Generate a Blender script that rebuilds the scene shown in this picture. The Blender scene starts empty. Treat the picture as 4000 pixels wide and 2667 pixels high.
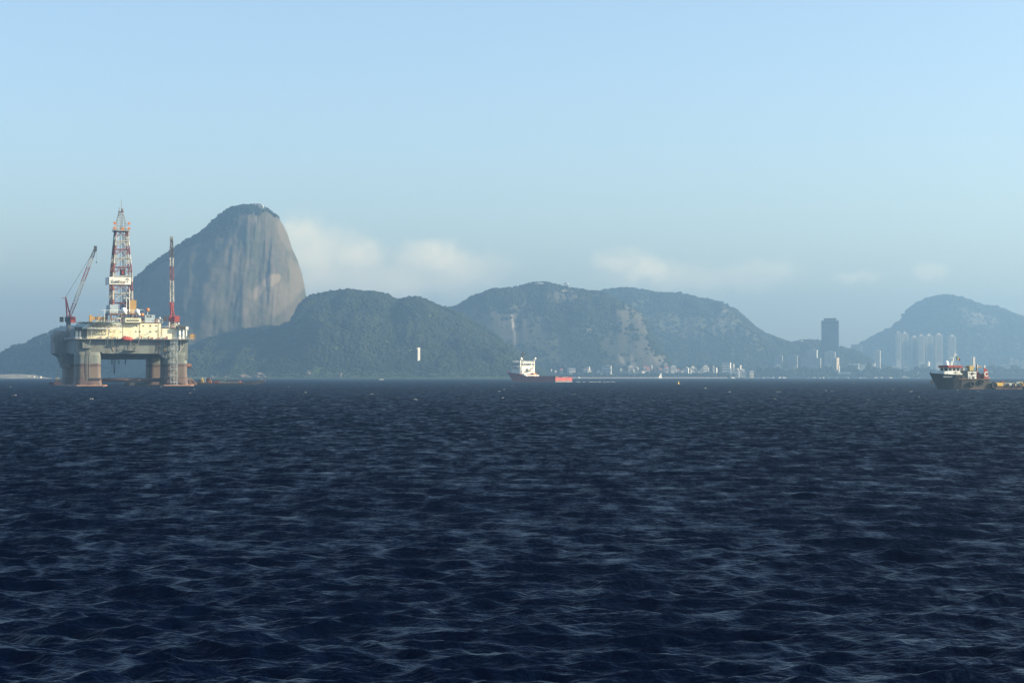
import bpy, math, random
import numpy as np
from mathutils import Vector, Matrix

# ------------------------------------------------------------------ scene, camera, sky, sun
SC = bpy.context.scene
COL = SC.collection
F = 7614.0            # focal length in pixels of the 4000 px wide photograph
HZ = 1466.0           # row of the eye-level horizon
EYE = 7.0             # eye height above the water (m)

cam_d = bpy.data.cameras.new('camera')
cam_d.sensor_width = 36.0
cam_d.lens = 36.0 * F / 4000.0
cam_d.shift_y = (HZ - 1333.5) / 4000.0
cam_d.clip_start = 1.0
cam_d.clip_end = 40000.0
cam = bpy.data.objects.new('camera', cam_d)
COL.objects.link(cam)
cam.location = (0, 0, EYE)
cam.rotation_euler = (math.radians(90), 0, 0)
SC.camera = cam

SUN_EL = math.radians(23)
SUN_AZ = math.radians(94)     # clockwise from the view axis (+Y)
SUN_DIR = Vector((math.sin(SUN_AZ) * math.cos(SUN_EL), math.cos(SUN_AZ) * math.cos(SUN_EL), math.sin(SUN_EL)))

world = bpy.data.worlds.new('World')
SC.world = world
world.use_nodes = True
wt = world.node_tree
wt.nodes.clear()


def wn(kind, **kw):
    n = wt.nodes.new(kind)
    for k, v in kw.items():
        setattr(n, k, v)
    return n


w_out = wn('ShaderNodeOutputWorld')
sky = wn('ShaderNodeTexSky', sky_type='NISHITA', sun_disc=False)
sky.sun_elevation = SUN_EL
sky.sun_rotation = SUN_AZ
sky.altitude = 0
sky.air_density = 1.0
sky.dust_density = 1.2
sky.ozone_density = 1.7
bg_sky = wn('ShaderNodeBackground')
bg_sky.inputs['Strength'].default_value = 0.105
wt.links.new(sky.outputs[0], bg_sky.inputs['Color'])
# low fair-weather clouds on the horizon, laid out by azimuth and elevation
tc = wn('ShaderNodeTexCoord')
sep = wn('ShaderNodeSeparateXYZ')
wt.links.new(tc.outputs['Generated'], sep.inputs[0])
az = wn('ShaderNodeMath', operation='ARCTAN2')
wt.links.new(sep.outputs[0], az.inputs[0])
wt.links.new(sep.outputs[1], az.inputs[1])
el = wn('ShaderNodeMath', operation='ARCSINE')
wt.links.new(sep.outputs[2], el.inputs[0])
ae = wn('ShaderNodeCombineXYZ')
wt.links.new(az.outputs[0], ae.inputs[0])
wt.links.new(el.outputs[0], ae.inputs[1])
nz1 = wn('ShaderNodeTexNoise')
nz1.inputs['Scale'].default_value = 75.0
nz1.inputs['Detail'].default_value = 6.0
nz1.inputs['Roughness'].default_value = 0.6
wt.links.new(ae.outputs[0], nz1.inputs['Vector'])
dsub = wn('ShaderNodeVectorMath', operation='SUBTRACT')
wt.links.new(nz1.outputs['Color'], dsub.inputs[0])
dsub.inputs[1].default_value = (0.5, 0.5, 0.5)
dscl = wn('ShaderNodeVectorMath', operation='SCALE')
wt.links.new(dsub.outputs[0], dscl.inputs[0])
dscl.inputs['Scale'].default_value = 0.017
dadd = wn('ShaderNodeVectorMath', operation='ADD')
wt.links.new(ae.outputs[0], dadd.inputs[0])
wt.links.new(dscl.outputs[0], dadd.inputs[1])
CLOUDS = [(1165, 930, 90, 80, 0.75), (1240, 1000, 150, 95, 0.95), (1390, 1010, 105, 70, 1.0), (1330, 1095, 280, 85, 0.85),
          (1690, 1015, 130, 60, 1.0), (1760, 1060, 190, 75, 0.75), (1560, 1095, 300, 80, 0.75),
          (2430, 1025, 85, 45, 0.9), (2530, 1062, 95, 55, 1.0), (2720, 1090, 330, 55, 0.5), (3000, 1060, 110, 45, 0.4),
          (3640, 1078, 55, 34, 0.55), (3340, 1090, 80, 26, 0.5),
          (-400, 1010, 260, 70, 0.9), (-1500, 1060, 400, 60, 0.7), (4600, 1050, 220, 60, 0.8), (5600, 1090, 380, 50, 0.7), (7200, 1050, 420, 80, 0.8)]
prev = None
for (cx, cy, rx, ry, amp) in CLOUDS:
    s1 = wn('ShaderNodeVectorMath', operation='SUBTRACT')
    wt.links.new(dadd.outputs[0], s1.inputs[0])
    s1.inputs[1].default_value = (math.atan((cx - 2000) / F), math.atan((HZ - cy) / F), 0)
    m1 = wn('ShaderNodeVectorMath', operation='MULTIPLY')
    wt.links.new(s1.outputs[0], m1.inputs[0])
    m1.inputs[1].default_value = (F / rx / 1.9, F / ry / 1.7, 0)
    l1 = wn('ShaderNodeVectorMath', operation='LENGTH')
    wt.links.new(m1.outputs[0], l1.inputs[0])
    mr = wn('ShaderNodeMapRange', interpolation_type='SMOOTHERSTEP')
    wt.links.new(l1.outputs['Value'], mr.inputs['Value'])
    mr.inputs['From Min'].default_value = 1.0
    mr.inputs['From Max'].default_value = 0.0
    mr.inputs['To Max'].default_value = amp
    if prev is None:
        prev = mr.outputs[0]
    else:
        mx = wn('ShaderNodeMath', operation='MAXIMUM')
        wt.links.new(prev, mx.inputs[0])
        wt.links.new(mr.outputs[0], mx.inputs[1])
        prev = mx.outputs[0]
nz2 = wn('ShaderNodeTexNoise')
nz2.inputs['Scale'].default_value = 42.0
nz2.inputs['Detail'].default_value = 5.0
wt.links.new(ae.outputs[0], nz2.inputs['Vector'])
mr2 = wn('ShaderNodeMapRange')
wt.links.new(nz2.outputs[0], mr2.inputs['Value'])
mr2.inputs['From Min'].default_value = 0.3
mr2.inputs['From Max'].default_value = 0.62
mr2.inputs['To Min'].default_value = 0.5
mr2.inputs['To Max'].default_value = 1.0
mm = wn('ShaderNodeMath', operation='MULTIPLY')
wt.links.new(prev, mm.inputs[0])
wt.links.new(mr2.outputs[0], mm.inputs[1])
bg_cl = wn('ShaderNodeBackground')
bg_cl.inputs['Color'].default_value = (0.97, 0.87, 0.62, 1)
bg_cl.inputs['Strength'].default_value = 0.72
mixw = wn('ShaderNodeMixShader')
wt.links.new(mm.outputs[0], mixw.inputs[0])
wt.links.new(bg_sky.outputs[0], mixw.inputs[1])
wt.links.new(bg_cl.outputs[0], mixw.inputs[2])
wt.links.new(mixw.outputs[0], w_out.inputs['Surface'])

sun_d = bpy.data.lights.new('sun', 'SUN')
sun_d.energy = 5.0
sun_d.angle = math.radians(0.6)
sun_d.color = (1.0, 0.87, 0.6)
sun = bpy.data.objects.new('sun', sun_d)
COL.objects.link(sun)
sun.rotation_euler = SUN_DIR.to_track_quat('Z', 'Y').to_euler()

SC.view_settings.view_transform = 'Standard'
SC.view_settings.look = 'None'
SC.view_settings.exposure = 1.2
SC.view_settings.gamma = 1.0
SC.view_settings.use_curve_mapping = False
cy = SC.cycles
cy.use_denoising = True
cy.max_bounces = 6
cy.diffuse_bounces = 2
cy.glossy_bounces = 2
cy.volume_bounces = 0
cy.caustics_reflective = False
cy.caustics_refractive = False
cy.sample_clamp_indirect = 4.0

HAZE_DENSITY = 1.65e-4
HAZE_COLOR = (0.425, 0.70, 0.98, 1)

rng = np.random.default_rng(7)
random.seed(11)


# ------------------------------------------------------------------ helpers
def X_at(px, Y):
    return (px - 2000.0) / F * Y


def Z_at(py, Y):
    return EYE + (HZ - py) / F * Y


MATS = {}


def mat(name, c1, c2=None, scale=0.4, rough=0.6, metal=0.0, stretch=(1, 1, 1), lo=0.35, hi=0.65, coord='Object', spec=0.4, bump=0.0):
    """Principled paint whose colour wanders between c1 and c2 (dirt, wear, fading)."""
    if name in MATS:
        return MATS[name]
    m = bpy.data.materials.new(name)
    m.use_nodes = True
    nt = m.node_tree
    b = nt.nodes['Principled BSDF']
    b.inputs['Roughness'].default_value = rough
    b.inputs['Metallic'].default_value = metal
    b.inputs['Specular IOR Level'].default_value = spec
    if c2 is None:
        c2 = tuple(x * 0.75 for x in c1)
    t = nt.nodes.new('ShaderNodeTexCoord')
    mp = nt.nodes.new('ShaderNodeMapping')
    mp.inputs['Scale'].default_value = stretch
    nt.links.new(t.outputs[coord], mp.inputs[0])
    n = nt.nodes.new('ShaderNodeTexNoise')
    n.inputs['Scale'].default_value = scale
    n.inputs['Detail'].default_value = 6
    n.inputs['Roughness'].default_value = 0.65
    nt.links.new(mp.outputs[0], n.inputs['Vector'])
    r = nt.nodes.new('ShaderNodeMapRange')
    r.inputs['From Min'].default_value = lo
    r.inputs['From Max'].default_value = hi
    nt.links.new(n.outputs[0], r.inputs['Value'])
    mx = nt.nodes.new('ShaderNodeMix')
    mx.data_type = 'RGBA'
    mx.inputs[6].default_value = (*c1, 1)
    mx.inputs[7].default_value = (*c2, 1)
    nt.links.new(r.outputs[0], mx.inputs[0])
    nt.links.new(mx.outputs[2], b.inputs['Base Color'])
    if bump:
        bp = nt.nodes.new('ShaderNodeBump')
        bp.inputs['Distance'].default_value = bump
        nt.links.new(n.outputs[0], bp.inputs['Height'])
        nt.links.new(bp.outputs[0], b.inputs['Normal'])
    MATS[name] = m
    return m


class MB:
    """collects simple shapes into one mesh"""

    def __init__(self):
        self.v = []
        self.f = []

    def add(self, vs, fs):
        o = len(self.v)
        self.v += [tuple(p) for p in vs]
        self.f += [tuple(i + o for i in q) for q in fs]
        return self

    def box(self, x0, x1, y0, y1, z0, z1):
        return self.add([(x0, y0, z0), (x1, y0, z0), (x1, y1, z0), (x0, y1, z0), (x0, y0, z1), (x1, y0, z1), (x1, y1, z1), (x0, y1, z1)],
                        [(0, 3, 2, 1), (4, 5, 6, 7), (0, 1, 5, 4), (1, 2, 6, 5), (2, 3, 7, 6), (3, 0, 4, 7)])

    def prism(self, poly, axis, t0, t1):
        """poly: 2-D outline; axis 'x','y','z' is the direction of extrusion"""
        def P(a, b, t):
            return (t, a, b) if axis == 'x' else (a, t, b) if axis == 'y' else (a, b, t)
        n = len(poly)
        vs = [P(a, b, t0) for a, b in poly] + [P(a, b, t1) for a, b in poly]
        fs = [(i, (i + 1) % n, (i + 1) % n + n, i + n) for i in range(n)]
        fs += [tuple(range(n - 1, -1, -1)), tuple(range(n, 2 * n))]
        return self.add(vs, fs)

    def bar(self, p, q, r, n=6, r2=None):
        p, q = Vector(p), Vector(q)
        r2 = r if r2 is None else r2
        d = (q - p)
        if d.length < 1e-6:
            return self
        d.normalize()
        a = d.orthogonal().normalized()
        b = d.cross(a)
        vs = []
        for c, rr in ((p, r), (q, r2)):
            for i in range(n):
                t = 2 * math.pi * i / n
                vs.append(c + a * (rr * math.cos(t)) + b * (rr * math.sin(t)))
        fs = [(i, (i + 1) % n, (i + 1) % n + n, i + n) for i in range(n)]
        fs += [tuple(range(n - 1, -1, -1)), tuple(range(n, 2 * n))]
        return self.add(vs, fs)

    def path(self, pts, r, n=6):
        for a, b in zip(pts[:-1], pts[1:]):
            self.bar(a, b, r, n)
        return self

    def ball(self, c, r, nu=14, nv=8, sz=1.0, zmin=-1.0):
        vs, fs = [], []
        for j in range(nv + 1):
            ph = -math.pi / 2 + math.pi * j / nv
            z = max(math.sin(ph), zmin)
            for i in range(nu):
                t = 2 * math.pi * i / nu
                vs.append((c[0] + r * math.cos(ph) * math.cos(t), c[1] + r * math.cos(ph) * math.sin(t), c[2] + r * sz * z))
        for j in range(nv):
            for i in range(nu):
                a, b = j * nu + i, j * nu + (i + 1) % nu
                fs.append((a, b, b + nu, a + nu))
        return self.add(vs, fs)

    def torus(self, c, axis, R, r, n=18, m=8):
        axis = Vector(axis).normalized()
        a = axis.orthogonal().normalized()
        b = axis.cross(a)
        vs, fs = [], []
        for i in range(n):
            t = 2 * math.pi * i / n
            e = a * math.cos(t) + b * math.sin(t)
            for j in range(m):
                s = 2 * math.pi * j / m
                vs.append(Vector(c) + e * (R + r * math.cos(s)) + axis * (r * math.sin(s)))
        for i in range(n):
            for j in range(m):
                i2, j2 = (i + 1) % n, (j + 1) % m
                fs.append((i * m + j, i2 * m + j, i2 * m + j2, i * m + j2))
        return self.add(vs, fs)

    def loft(self, rings, cap=True):
        n = len(rings[0])
        vs = [p for r in rings for p in r]
        fs = []
        for k in range(len(rings) - 1):
            for i in range(n):
                a, b = k * n + i, k * n + (i + 1) % n
                fs.append((a, b, b + n, a + n))
        if cap:
            fs.append(tuple(range(n - 1, -1, -1)))
            fs.append(tuple(range((len(rings) - 1) * n, len(rings) * n)))
        return self.add(vs, fs)

    def mesh(self, name):
        me = bpy.data.meshes.new(name)
        me.from_pydata(self.v, [], self.f)
        me.validate()
        return me

    def build(self, name, material, parent=None, smooth=False, loc=None, rotz=0):
        me = self.mesh(name)
        me.materials.append(material)
        if smooth:
            me.polygons.foreach_set('use_smooth', [True] * len(me.polygons))
        return place(name, me, parent, loc, rotz)


def place(name, me, parent=None, loc=None, rotz=0):
    o = bpy.data.objects.new(name, me)
    COL.objects.link(o)
    if parent is not None:
        o.parent = parent
    if loc is not None:
        o.location = loc
    o.rotation_euler = (0, 0, rotz)
    return o


def tag(o, label=None, cat=None, group=None, kind=None):
    if label:
        o['label'] = label
    if cat:
        o['category'] = cat
    if group:
        o['group'] = group
    if kind:
        o['kind'] = kind
    return o


def thing(name, label, cat, loc=(0, 0, 0), rotz=0, group=None):
    o = bpy.data.objects.new(name, None)
    o.empty_display_size = 1.0
    COL.objects.link(o)
    o.location = loc
    o.rotation_euler = (0, 0, rotz)
    return tag(o, label, cat, group)


def copy_tree(o, parent=None):
    c = o.copy()
    COL.objects.link(c)
    c.parent = parent
    for ch in o.children:
        copy_tree(ch, c)
    return c


def text_mesh(name, body, size, depth, material, parent, matrix, bold=0.0, width=None):
    cu = bpy.data.curves.new(name, 'FONT')
    cu.body = body
    cu.size = size
    cu.extrude = depth
    cu.offset = bold
    cu.resolution_u = 3
    tmp = bpy.data.objects.new(name + '_curve', cu)
    COL.objects.link(tmp)
    dg = bpy.context.evaluated_depsgraph_get()
    me = bpy.data.meshes.new_from_object(tmp.evaluated_get(dg))
    bpy.data.objects.remove(tmp)
    if width:
        xs = [v.co.x for v in me.vertices]
        k = width / (max(xs) - min(xs))
        me.transform(Matrix.Diagonal((k, 1, 1, 1)) @ Matrix.Translation((-min(xs), 0, 0)))
    me.transform(matrix)
    me.name = name
    me.materials.clear()
    me.materials.append(material)
    return place(name, me, parent)


def grid_mesh(name, X, Y, Z, material, attrs=None, smooth=True):
    """rows x cols arrays to a quad mesh"""
    r, c = X.shape
    me = bpy.data.meshes.new(name)
    nv = r * c
    me.vertices.add(nv)
    co = np.stack([X, Y, Z], -1).reshape(-1).astype(np.float32)
    me.vertices.foreach_set('co', co)
    idx = np.arange(nv).reshape(r, c)
    q = np.stack([idx[:-1, :-1], idx[:-1, 1:], idx[1:, 1:], idx[1:, :-1]], -1).reshape(-1, 4)
    nf = len(q)
    me.loops.add(nf * 4)
    me.loops.foreach_set('vertex_index', q.reshape(-1).astype(np.int32))
    me.polygons.add(nf)
    me.polygons.foreach_set('loop_start', np.arange(0, nf * 4, 4, dtype=np.int32))
    me.polygons.foreach_set('use_smooth', np.full(nf, smooth))
    for k, a in (attrs or {}).items():
        at = me.attributes.new(k, 'FLOAT', 'POINT')
        at.data.foreach_set('value', np.broadcast_to(a, X.shape).reshape(-1).astype(np.float32))
    me.materials.append(material)
    me.update(calc_edges=True)
    me.validate()
    return me


def smooth01(a, b, x):
    t = np.clip((x - a) / (b - a), 0, 1)
    return t * t * (3 - 2 * t)


_lat = np.random.default_rng(99).random((256, 256)).astype(np.float32)


def vnoise(x, y):
    xi, yi = np.floor(x).astype(int), np.floor(y).astype(int)
    fx, fy = x - xi, y - yi
    fx, fy = fx * fx * (3 - 2 * fx), fy * fy * (3 - 2 * fy)
    a = _lat[xi & 255, yi & 255]
    b = _lat[(xi + 1) & 255, yi & 255]
    c = _lat[xi & 255, (yi + 1) & 255]
    d = _lat[(xi + 1) & 255, (yi + 1) & 255]
    return (a * (1 - fx) + b * fx) * (1 - fy) + (c * (1 - fx) + d * fx) * fy - 0.5


def fbm(x, y, oct=5, gain=0.5):
    s, a = 0, 1.0
    for i in range(oct):
        s = s + a * vnoise(x * 2 ** i + 17.3 * i, y * 2 ** i + 9.1 * i)
        a *= gain
    return s


# ------------------------------------------------------------------ the sea
def build_sea():
    rows = [-290.0]
    y = 22.0
    while y < 1700:
        rows.append(y)
        y += max(0.085, 0.0031 * y)
    rows += [2000, 2500, 3200, 4200, 6000, 10800]
    ry = np.array(rows)
    nc = 480
    u = np.linspace(-0.36, 0.36, nc)
    X = u[None, :] * (np.maximum(ry, 0)[:, None] + 25.0)
    X = np.concatenate([np.full((len(ry), 1), -4900.0), X, np.full((len(ry), 1), 4900.0)], 1)
    Y = np.repeat(ry[:, None], X.shape[1], 1)
    Z = np.zeros_like(X)
    spacing = np.maximum(0.72 / nc * (ry + 25), np.maximum(0.085, 0.0031 * ry))
    edge = np.ones_like(X)
    edge[:, 0] = 0
    edge[:, -1] = 0
    ue = np.concatenate([[-0.36], u, [0.36]])
    edge *= smooth01(0.36, 0.33, np.abs(ue))[None, :]
    edge *= (smooth01(22, 26, ry) * smooth01(1690, 1400, ry))[:, None]
    N = 190
    lam = np.exp(np.linspace(math.log(0.2), math.log(7.0), N)) * rng.uniform(0.94, 1.06, N)
    k = 2 * math.pi / lam
    main = math.radians(-97)
    th = main + rng.normal(0, 1, N) * np.where(lam > 3, 0.36, 0.5)
    # slope per component: chop carries most of the slope, the long swell a little
    ka = 0.036 * np.interp(np.log(lam), [math.log(0.2), math.log(0.4), math.log(0.8), math.log(1.6), math.log(3.2), math.log(7)], [0.9, 1.1, 1.4, 1.4, 0.9, 0.4]) * rng.uniform(0.7, 1.3, N)
    amp = ka / k
    ph = rng.uniform(0, 2 * math.pi, N)
    x0 = X.astype(np.float32)
    y0 = Y.astype(np.float32)
    dX = np.zeros_like(x0)
    dY = np.zeros_like(x0)
    Zf = np.zeros_like(x0)
    # gusts: patches where the chop is stronger
    gust = np.clip(1.0 + 0.9 * fbm(X * 0.022 + 5, Y * 0.010 + 3, 4), 0.35, 1.9).astype(np.float32)
    miss = np.zeros(len(ry))
    for i in range(N):
        w = smooth01(2.2, 4.5, lam[i] / spacing)
        miss += 0.5 * ka[i] ** 2 * (1 - w ** 2)
        act = np.nonzero(w > 0.001)[0]
        if len(act) == 0:
            continue
        j1 = act[-1] + 1
        kx, ky = k[i] * math.cos(th[i]), k[i] * math.sin(th[i])
        p = (kx * x0[:j1] + ky * y0[:j1] + ph[i]).astype(np.float32)
        g = (amp[i] * w[:j1, None]).astype(np.float32)
        if lam[i] < 5:
            g = g * gust[:j1]
        # half rounded, half peaked crests
        Zf[:j1] += g * (0.75 * np.cos(p) + 0.25 * (1.273 - 2 * np.abs(np.sin(p * 0.5))))
        s = g * np.sin(p) * 0.75
        dX[:j1] -= s * math.cos(th[i])
        dY[:j1] -= s * math.sin(th[i])
    X = X + dX * edge
    Y = Y + dY * edge
    Z = Zf * edge
    chop = np.sqrt(miss + 0.022 ** 2)[:, None] * np.ones_like(X)
    m = bpy.data.materials.new('sea_water')
    m.use_nodes = True
    nt = m.node_tree
    b = nt.nodes['Principled BSDF']
    b.inputs['Base Color'].default_value = (0.0004, 0.002, 0.010, 1)
    b.inputs['IOR'].default_value = 1.333
    b.inputs['Specular IOR Level'].default_value = 0.22
    b.inputs['Specular Tint'].default_value = (0.38, 0.7, 1.0, 1)
    def nd(kind, **kw):
        n_ = nt.nodes.new(kind)
        for k_, v_ in kw.items():
            setattr(n_, k_, v_)
        return n_

    def lk(a_, b_):
        nt.links.new(a_, b_)
    at = nd('ShaderNodeAttribute', attribute_name='chop')
    # ripples too small for the mesh: part goes to roughness, part to small tilted facets
    m1 = nd('ShaderNodeMath', operation='MULTIPLY')
    m1.inputs[1].default_value = 0.4
    lk(at.outputs['Fac'], m1.inputs[0])
    m2 = nd('ShaderNodeMath', operation='SQRT')
    lk(m1.outputs[0], m2.inputs[0])
    lk(m2.outputs[0], b.inputs['Roughness'])
    geo = nd('ShaderNodeNewGeometry')
    mp = nd('ShaderNodeMapping')
    mp.inputs['Scale'].default_value = (0.55, 0.22, 0.0)
    lk(geo.outputs['Position'], mp.inputs[0])
    n1 = nd('ShaderNodeTexNoise')
    n1.inputs['Scale'].default_value = 1.0
    n1.inputs['Detail'].default_value = 6
    n1.inputs['Roughness'].default_value = 0.7
    lk(mp.outputs[0], n1.inputs['Vector'])
    sb = nd('ShaderNodeVectorMath', operation='SUBTRACT')
    sb.inputs[1].default_value = (0.5, 0.5, 0.5)
    lk(n1.outputs['Color'], sb.inputs[0])
    m3 = nd('ShaderNodeVectorMath', operation='MULTIPLY')
    m3.inputs[1].default_value = (3.6, 8.0, 0.0)
    lk(sb.outputs[0], m3.inputs[0])
    # the wind drives the chop toward the near shore: its steep faces lean that way
    mb_ = nd('ShaderNodeVectorMath', operation='ADD')
    mb_.inputs[1].default_value = (0.0, -1.2, 0.0)
    lk(m3.outputs[0], mb_.inputs[0])
    m4 = nd('ShaderNodeVectorMath', operation='SCALE')
    lk(mb_.outputs[0], m4.inputs[0])
    lk(at.outputs['Fac'], m4.inputs['Scale'])
    n2 = nd('ShaderNodeTexNoise')
    n2.inputs['Scale'].default_value = 5.0
    n2.inputs['Detail'].default_value = 3
    mp2 = nd('ShaderNodeMapping')
    mp2.inputs['Scale'].default_value = (0.6, 1.0, 0.0)
    lk(geo.outputs['Position'], mp2.inputs[0])
    lk(mp2.outputs[0], n2.inputs['Vector'])
    bp = nd('ShaderNodeBump')
    bp.inputs['Distance'].default_value = 0.10
    lk(n2.outputs[0], bp.inputs['Height'])
    ad = nd('ShaderNodeVectorMath', operation='ADD')
    lk(m4.outputs[0], ad.inputs[0])
    lk(bp.outputs[0], ad.inputs[1])
    nm = nd('ShaderNodeVectorMath', operation='NORMALIZE')
    lk(ad.outputs[0], nm.inputs[0])
    lk(nm.outputs[0], b.inputs['Normal'])
    me = grid_mesh('sea', X, Y, Z, m, {'chop': chop})
    tag(place('sea', me), 'dark blue choppy sea of the open bay', None, kind='structure')


build_sea()


def build_foam():
    mb = MB()
    r = random.Random(5)
    for i in range(46):
        py = 1496 + 70 * r.random() ** 1.4 if i < 46 else 1565 + 120 * r.random() ** 1.5
        Y = EYE * F / (py - HZ)
        x0 = X_at(r.uniform(-150, 4150), Y)
        # a cap is a broken row of small lumps along the crest
        L = r.uniform(0.4, 1.7) * (1 if Y > 450 else 0.5)
        for q in range(r.randint(2, 6)):
            l = L * r.uniform(0.12, 0.4)
            h = r.uniform(0.04, 0.14) * (1 if Y > 450 else 0.6)
            x = x0 + r.uniform(-0.5, 0.5) * L
            y = Y + r.uniform(-0.6, 0.6)
            z = 0.22 + r.uniform(0, 0.12)
            ring = []
            for j in range(5):
                t = (j + 0.15) / 4.3
                hh = h * math.sin(math.pi * t) * r.uniform(0.6, 1.2)
                w = 0.05 + hh * 0.9
                xx = x + (t - 0.5) * l
                ring.append([(xx, y - w, z - 0.08), (xx, y, z + hh), (xx, y + w, z - 0.08)])
            mb.loft(ring)
    tag(mb.build('foam', mat('foam_white', (0.62, 0.62, 0.57), (0.4, 0.42, 0.4), 2.0, rough=0.9)), 'scattered white foam on the breaking crests of the sea', None, kind='stuff')


build_foam()

# ------------------------------------------------------------------ hills
ROCK_CACHE = {}


def rock_veg_mat(name, rock1, rock2, veg1, veg2, scar=(0.45, 0.38, 0.29), sx=0.05, sz=0.006, fine=0.02):
    """bare rock streaked down the slope, scrub where the 'veg' attribute says so, pale fresh rock where 'scar' does"""
    m = bpy.data.materials.new(name)
    m.use_nodes = True
    nt = m.node_tree
    N, Lk = nt.nodes, nt.links
    b = N['Principled BSDF']
    b.inputs['Roughness'].default_value = 0.95
    b.inputs['Specular IOR Level'].default_value = 0.1
    geo = N.new('ShaderNodeNewGeometry')

    def noise(scale3, detail=6, dist=0.0):
        mp = N.new('ShaderNodeMapping')
        mp.inputs['Scale'].default_value = scale3
        Lk.new(geo.outputs['Position'], mp.inputs[0])
        n = N.new('ShaderNodeTexNoise')
        n.inputs['Scale'].default_value = 1.0
        n.inputs['Detail'].default_value = detail
        n.inputs['Roughness'].default_value = 0.62
        n.inputs['Distortion'].default_value = dist
        Lk.new(mp.outputs[0], n.inputs['Vector'])
        return n

    def ramp(n, a, c):
        r = N.new('ShaderNodeMapRange')
        r.inputs['From Min'].default_value = a
        r.inputs['From Max'].default_value = c
        Lk.new(n.outputs[0], r.inputs['Value'])
        return r

    def mix(fac, a, c):
        x = N.new('ShaderNodeMix')
        x.data_type = 'RGBA'
        for i, v in ((6, a), (7, c)):
            if isinstance(v, tuple):
                x.inputs[i].default_value = (*v, 1)
            else:
                Lk.new(v.outputs[2], x.inputs[i])
        Lk.new(fac.outputs[0] if hasattr(fac, 'outputs') else fac, x.inputs[0])
        return x
    streak = ramp(noise((sx, sx, sz), 8, 0.4), 0.38, 0.62)
    patch = ramp(noise((fine, fine, fine * 0.5), 5), 0.42, 0.64)
    rock = mix(streak, rock1, rock2)
    veg_n = ramp(noise((0.06, 0.06, 0.06), 4), 0.35, 0.65)
    veg = mix(veg_n, veg1, veg2)
    rock = mix(patch, rock, tuple(0.5 * (rock1[i] + veg1[i]) for i in range(3)))
    sa = N.new('ShaderNodeAttribute')
    sa.attribute_name = 'scar'
    rock = mix(sa.outputs['Fac'], rock, scar)
    va = N.new('ShaderNodeAttribute')
    va.attribute_name = 'veg'
    fin = mix(va.outputs['Fac'], rock, veg)
    Lk.new(fin.outputs[2], b.inputs['Base Color'])
    return m


ICO = None


def ico():
    t = (1 + 5 ** 0.5) / 2
    v = np.array([(-1, t, 0), (1, t, 0), (-1, -t, 0), (1, -t, 0), (0, -1, t), (0, 1, t), (0, -1, -t), (0, 1, -t), (t, 0, -1), (t, 0, 1), (-t, 0, -1), (-t, 0, 1)], float)
    v /= np.linalg.norm(v[0])
    f = np.array([(0, 11, 5), (0, 5, 1), (0, 1, 7), (0, 7, 10), (0, 10, 11), (1, 5, 9), (5, 11, 4), (11, 10, 2), (10, 7, 6), (7, 1, 8), (3, 9, 4), (3, 4, 2), (3, 2, 6), (3, 6, 8), (3, 8, 9), (4, 9, 5), (2, 4, 11), (6, 2, 10), (8, 6, 7), (9, 8, 1)])
    return v, f


def forest_mesh(name, pts, rad, material, squash=0.8, seed=0):
    """many uneven tree crowns joined into one canopy"""
    rg = np.random.default_rng(seed)
    v, f = ico()
    n = len(pts)
    base = np.repeat(v[None], n, 0)
    ang = rg.uniform(0, 2 * math.pi, n)
    c, s = np.cos(ang)[:, None], np.sin(ang)[:, None]
    bx = base[..., 0] * c - base[..., 1] * s
    by = base[..., 0] * s + base[..., 1] * c
    jit = rg.uniform(0.62, 1.28, (n, 12))
    P = np.stack([bx * jit, by * jit, base[..., 2] * jit * squash], -1) * rad[:, None, None] + pts[:, None, :]
    q = (f[None] + (np.arange(n) * 12)[:, None, None]).reshape(-1, 3)
    me = bpy.data.meshes.new(name)
    me.vertices.add(n * 12)
    me.vertices.foreach_set('co', P.reshape(-1).astype(np.float32))
    nf = len(q)
    me.loops.add(nf * 3)
    me.loops.foreach_set('vertex_index', q.reshape(-1).astype(np.int32))
    me.polygons.add(nf)
    me.polygons.foreach_set('loop_start', np.arange(0, nf * 3, 3, dtype=np.int32))
    me.polygons.foreach_set('use_smooth', np.full(nf, True))
    me.materials.append(material)
    me.update(calc_edges=True)
    me.validate()
    return me


FOREST = mat('forest_leaves', (0.014, 0.022, 0.012), (0.028, 0.034, 0.019), 0.02, rough=1.0, spec=0.05, coord='Object')


def ellipses(px, py, es, wob=0.0):
    r = np.zeros_like(px)
    for (cx, cy, rx, ry, a, rot) in es:
        c, s = math.cos(rot), math.sin(rot)
        dx, dy = px - cx, py - cy
        e = ((dx * c + dy * s) / rx) ** 2 + ((-dx * s + dy * c) / ry) ** 2
        r = np.maximum(r, a * smooth01(1.35, 0.75, np.sqrt(e) + wob))
    return r


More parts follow.
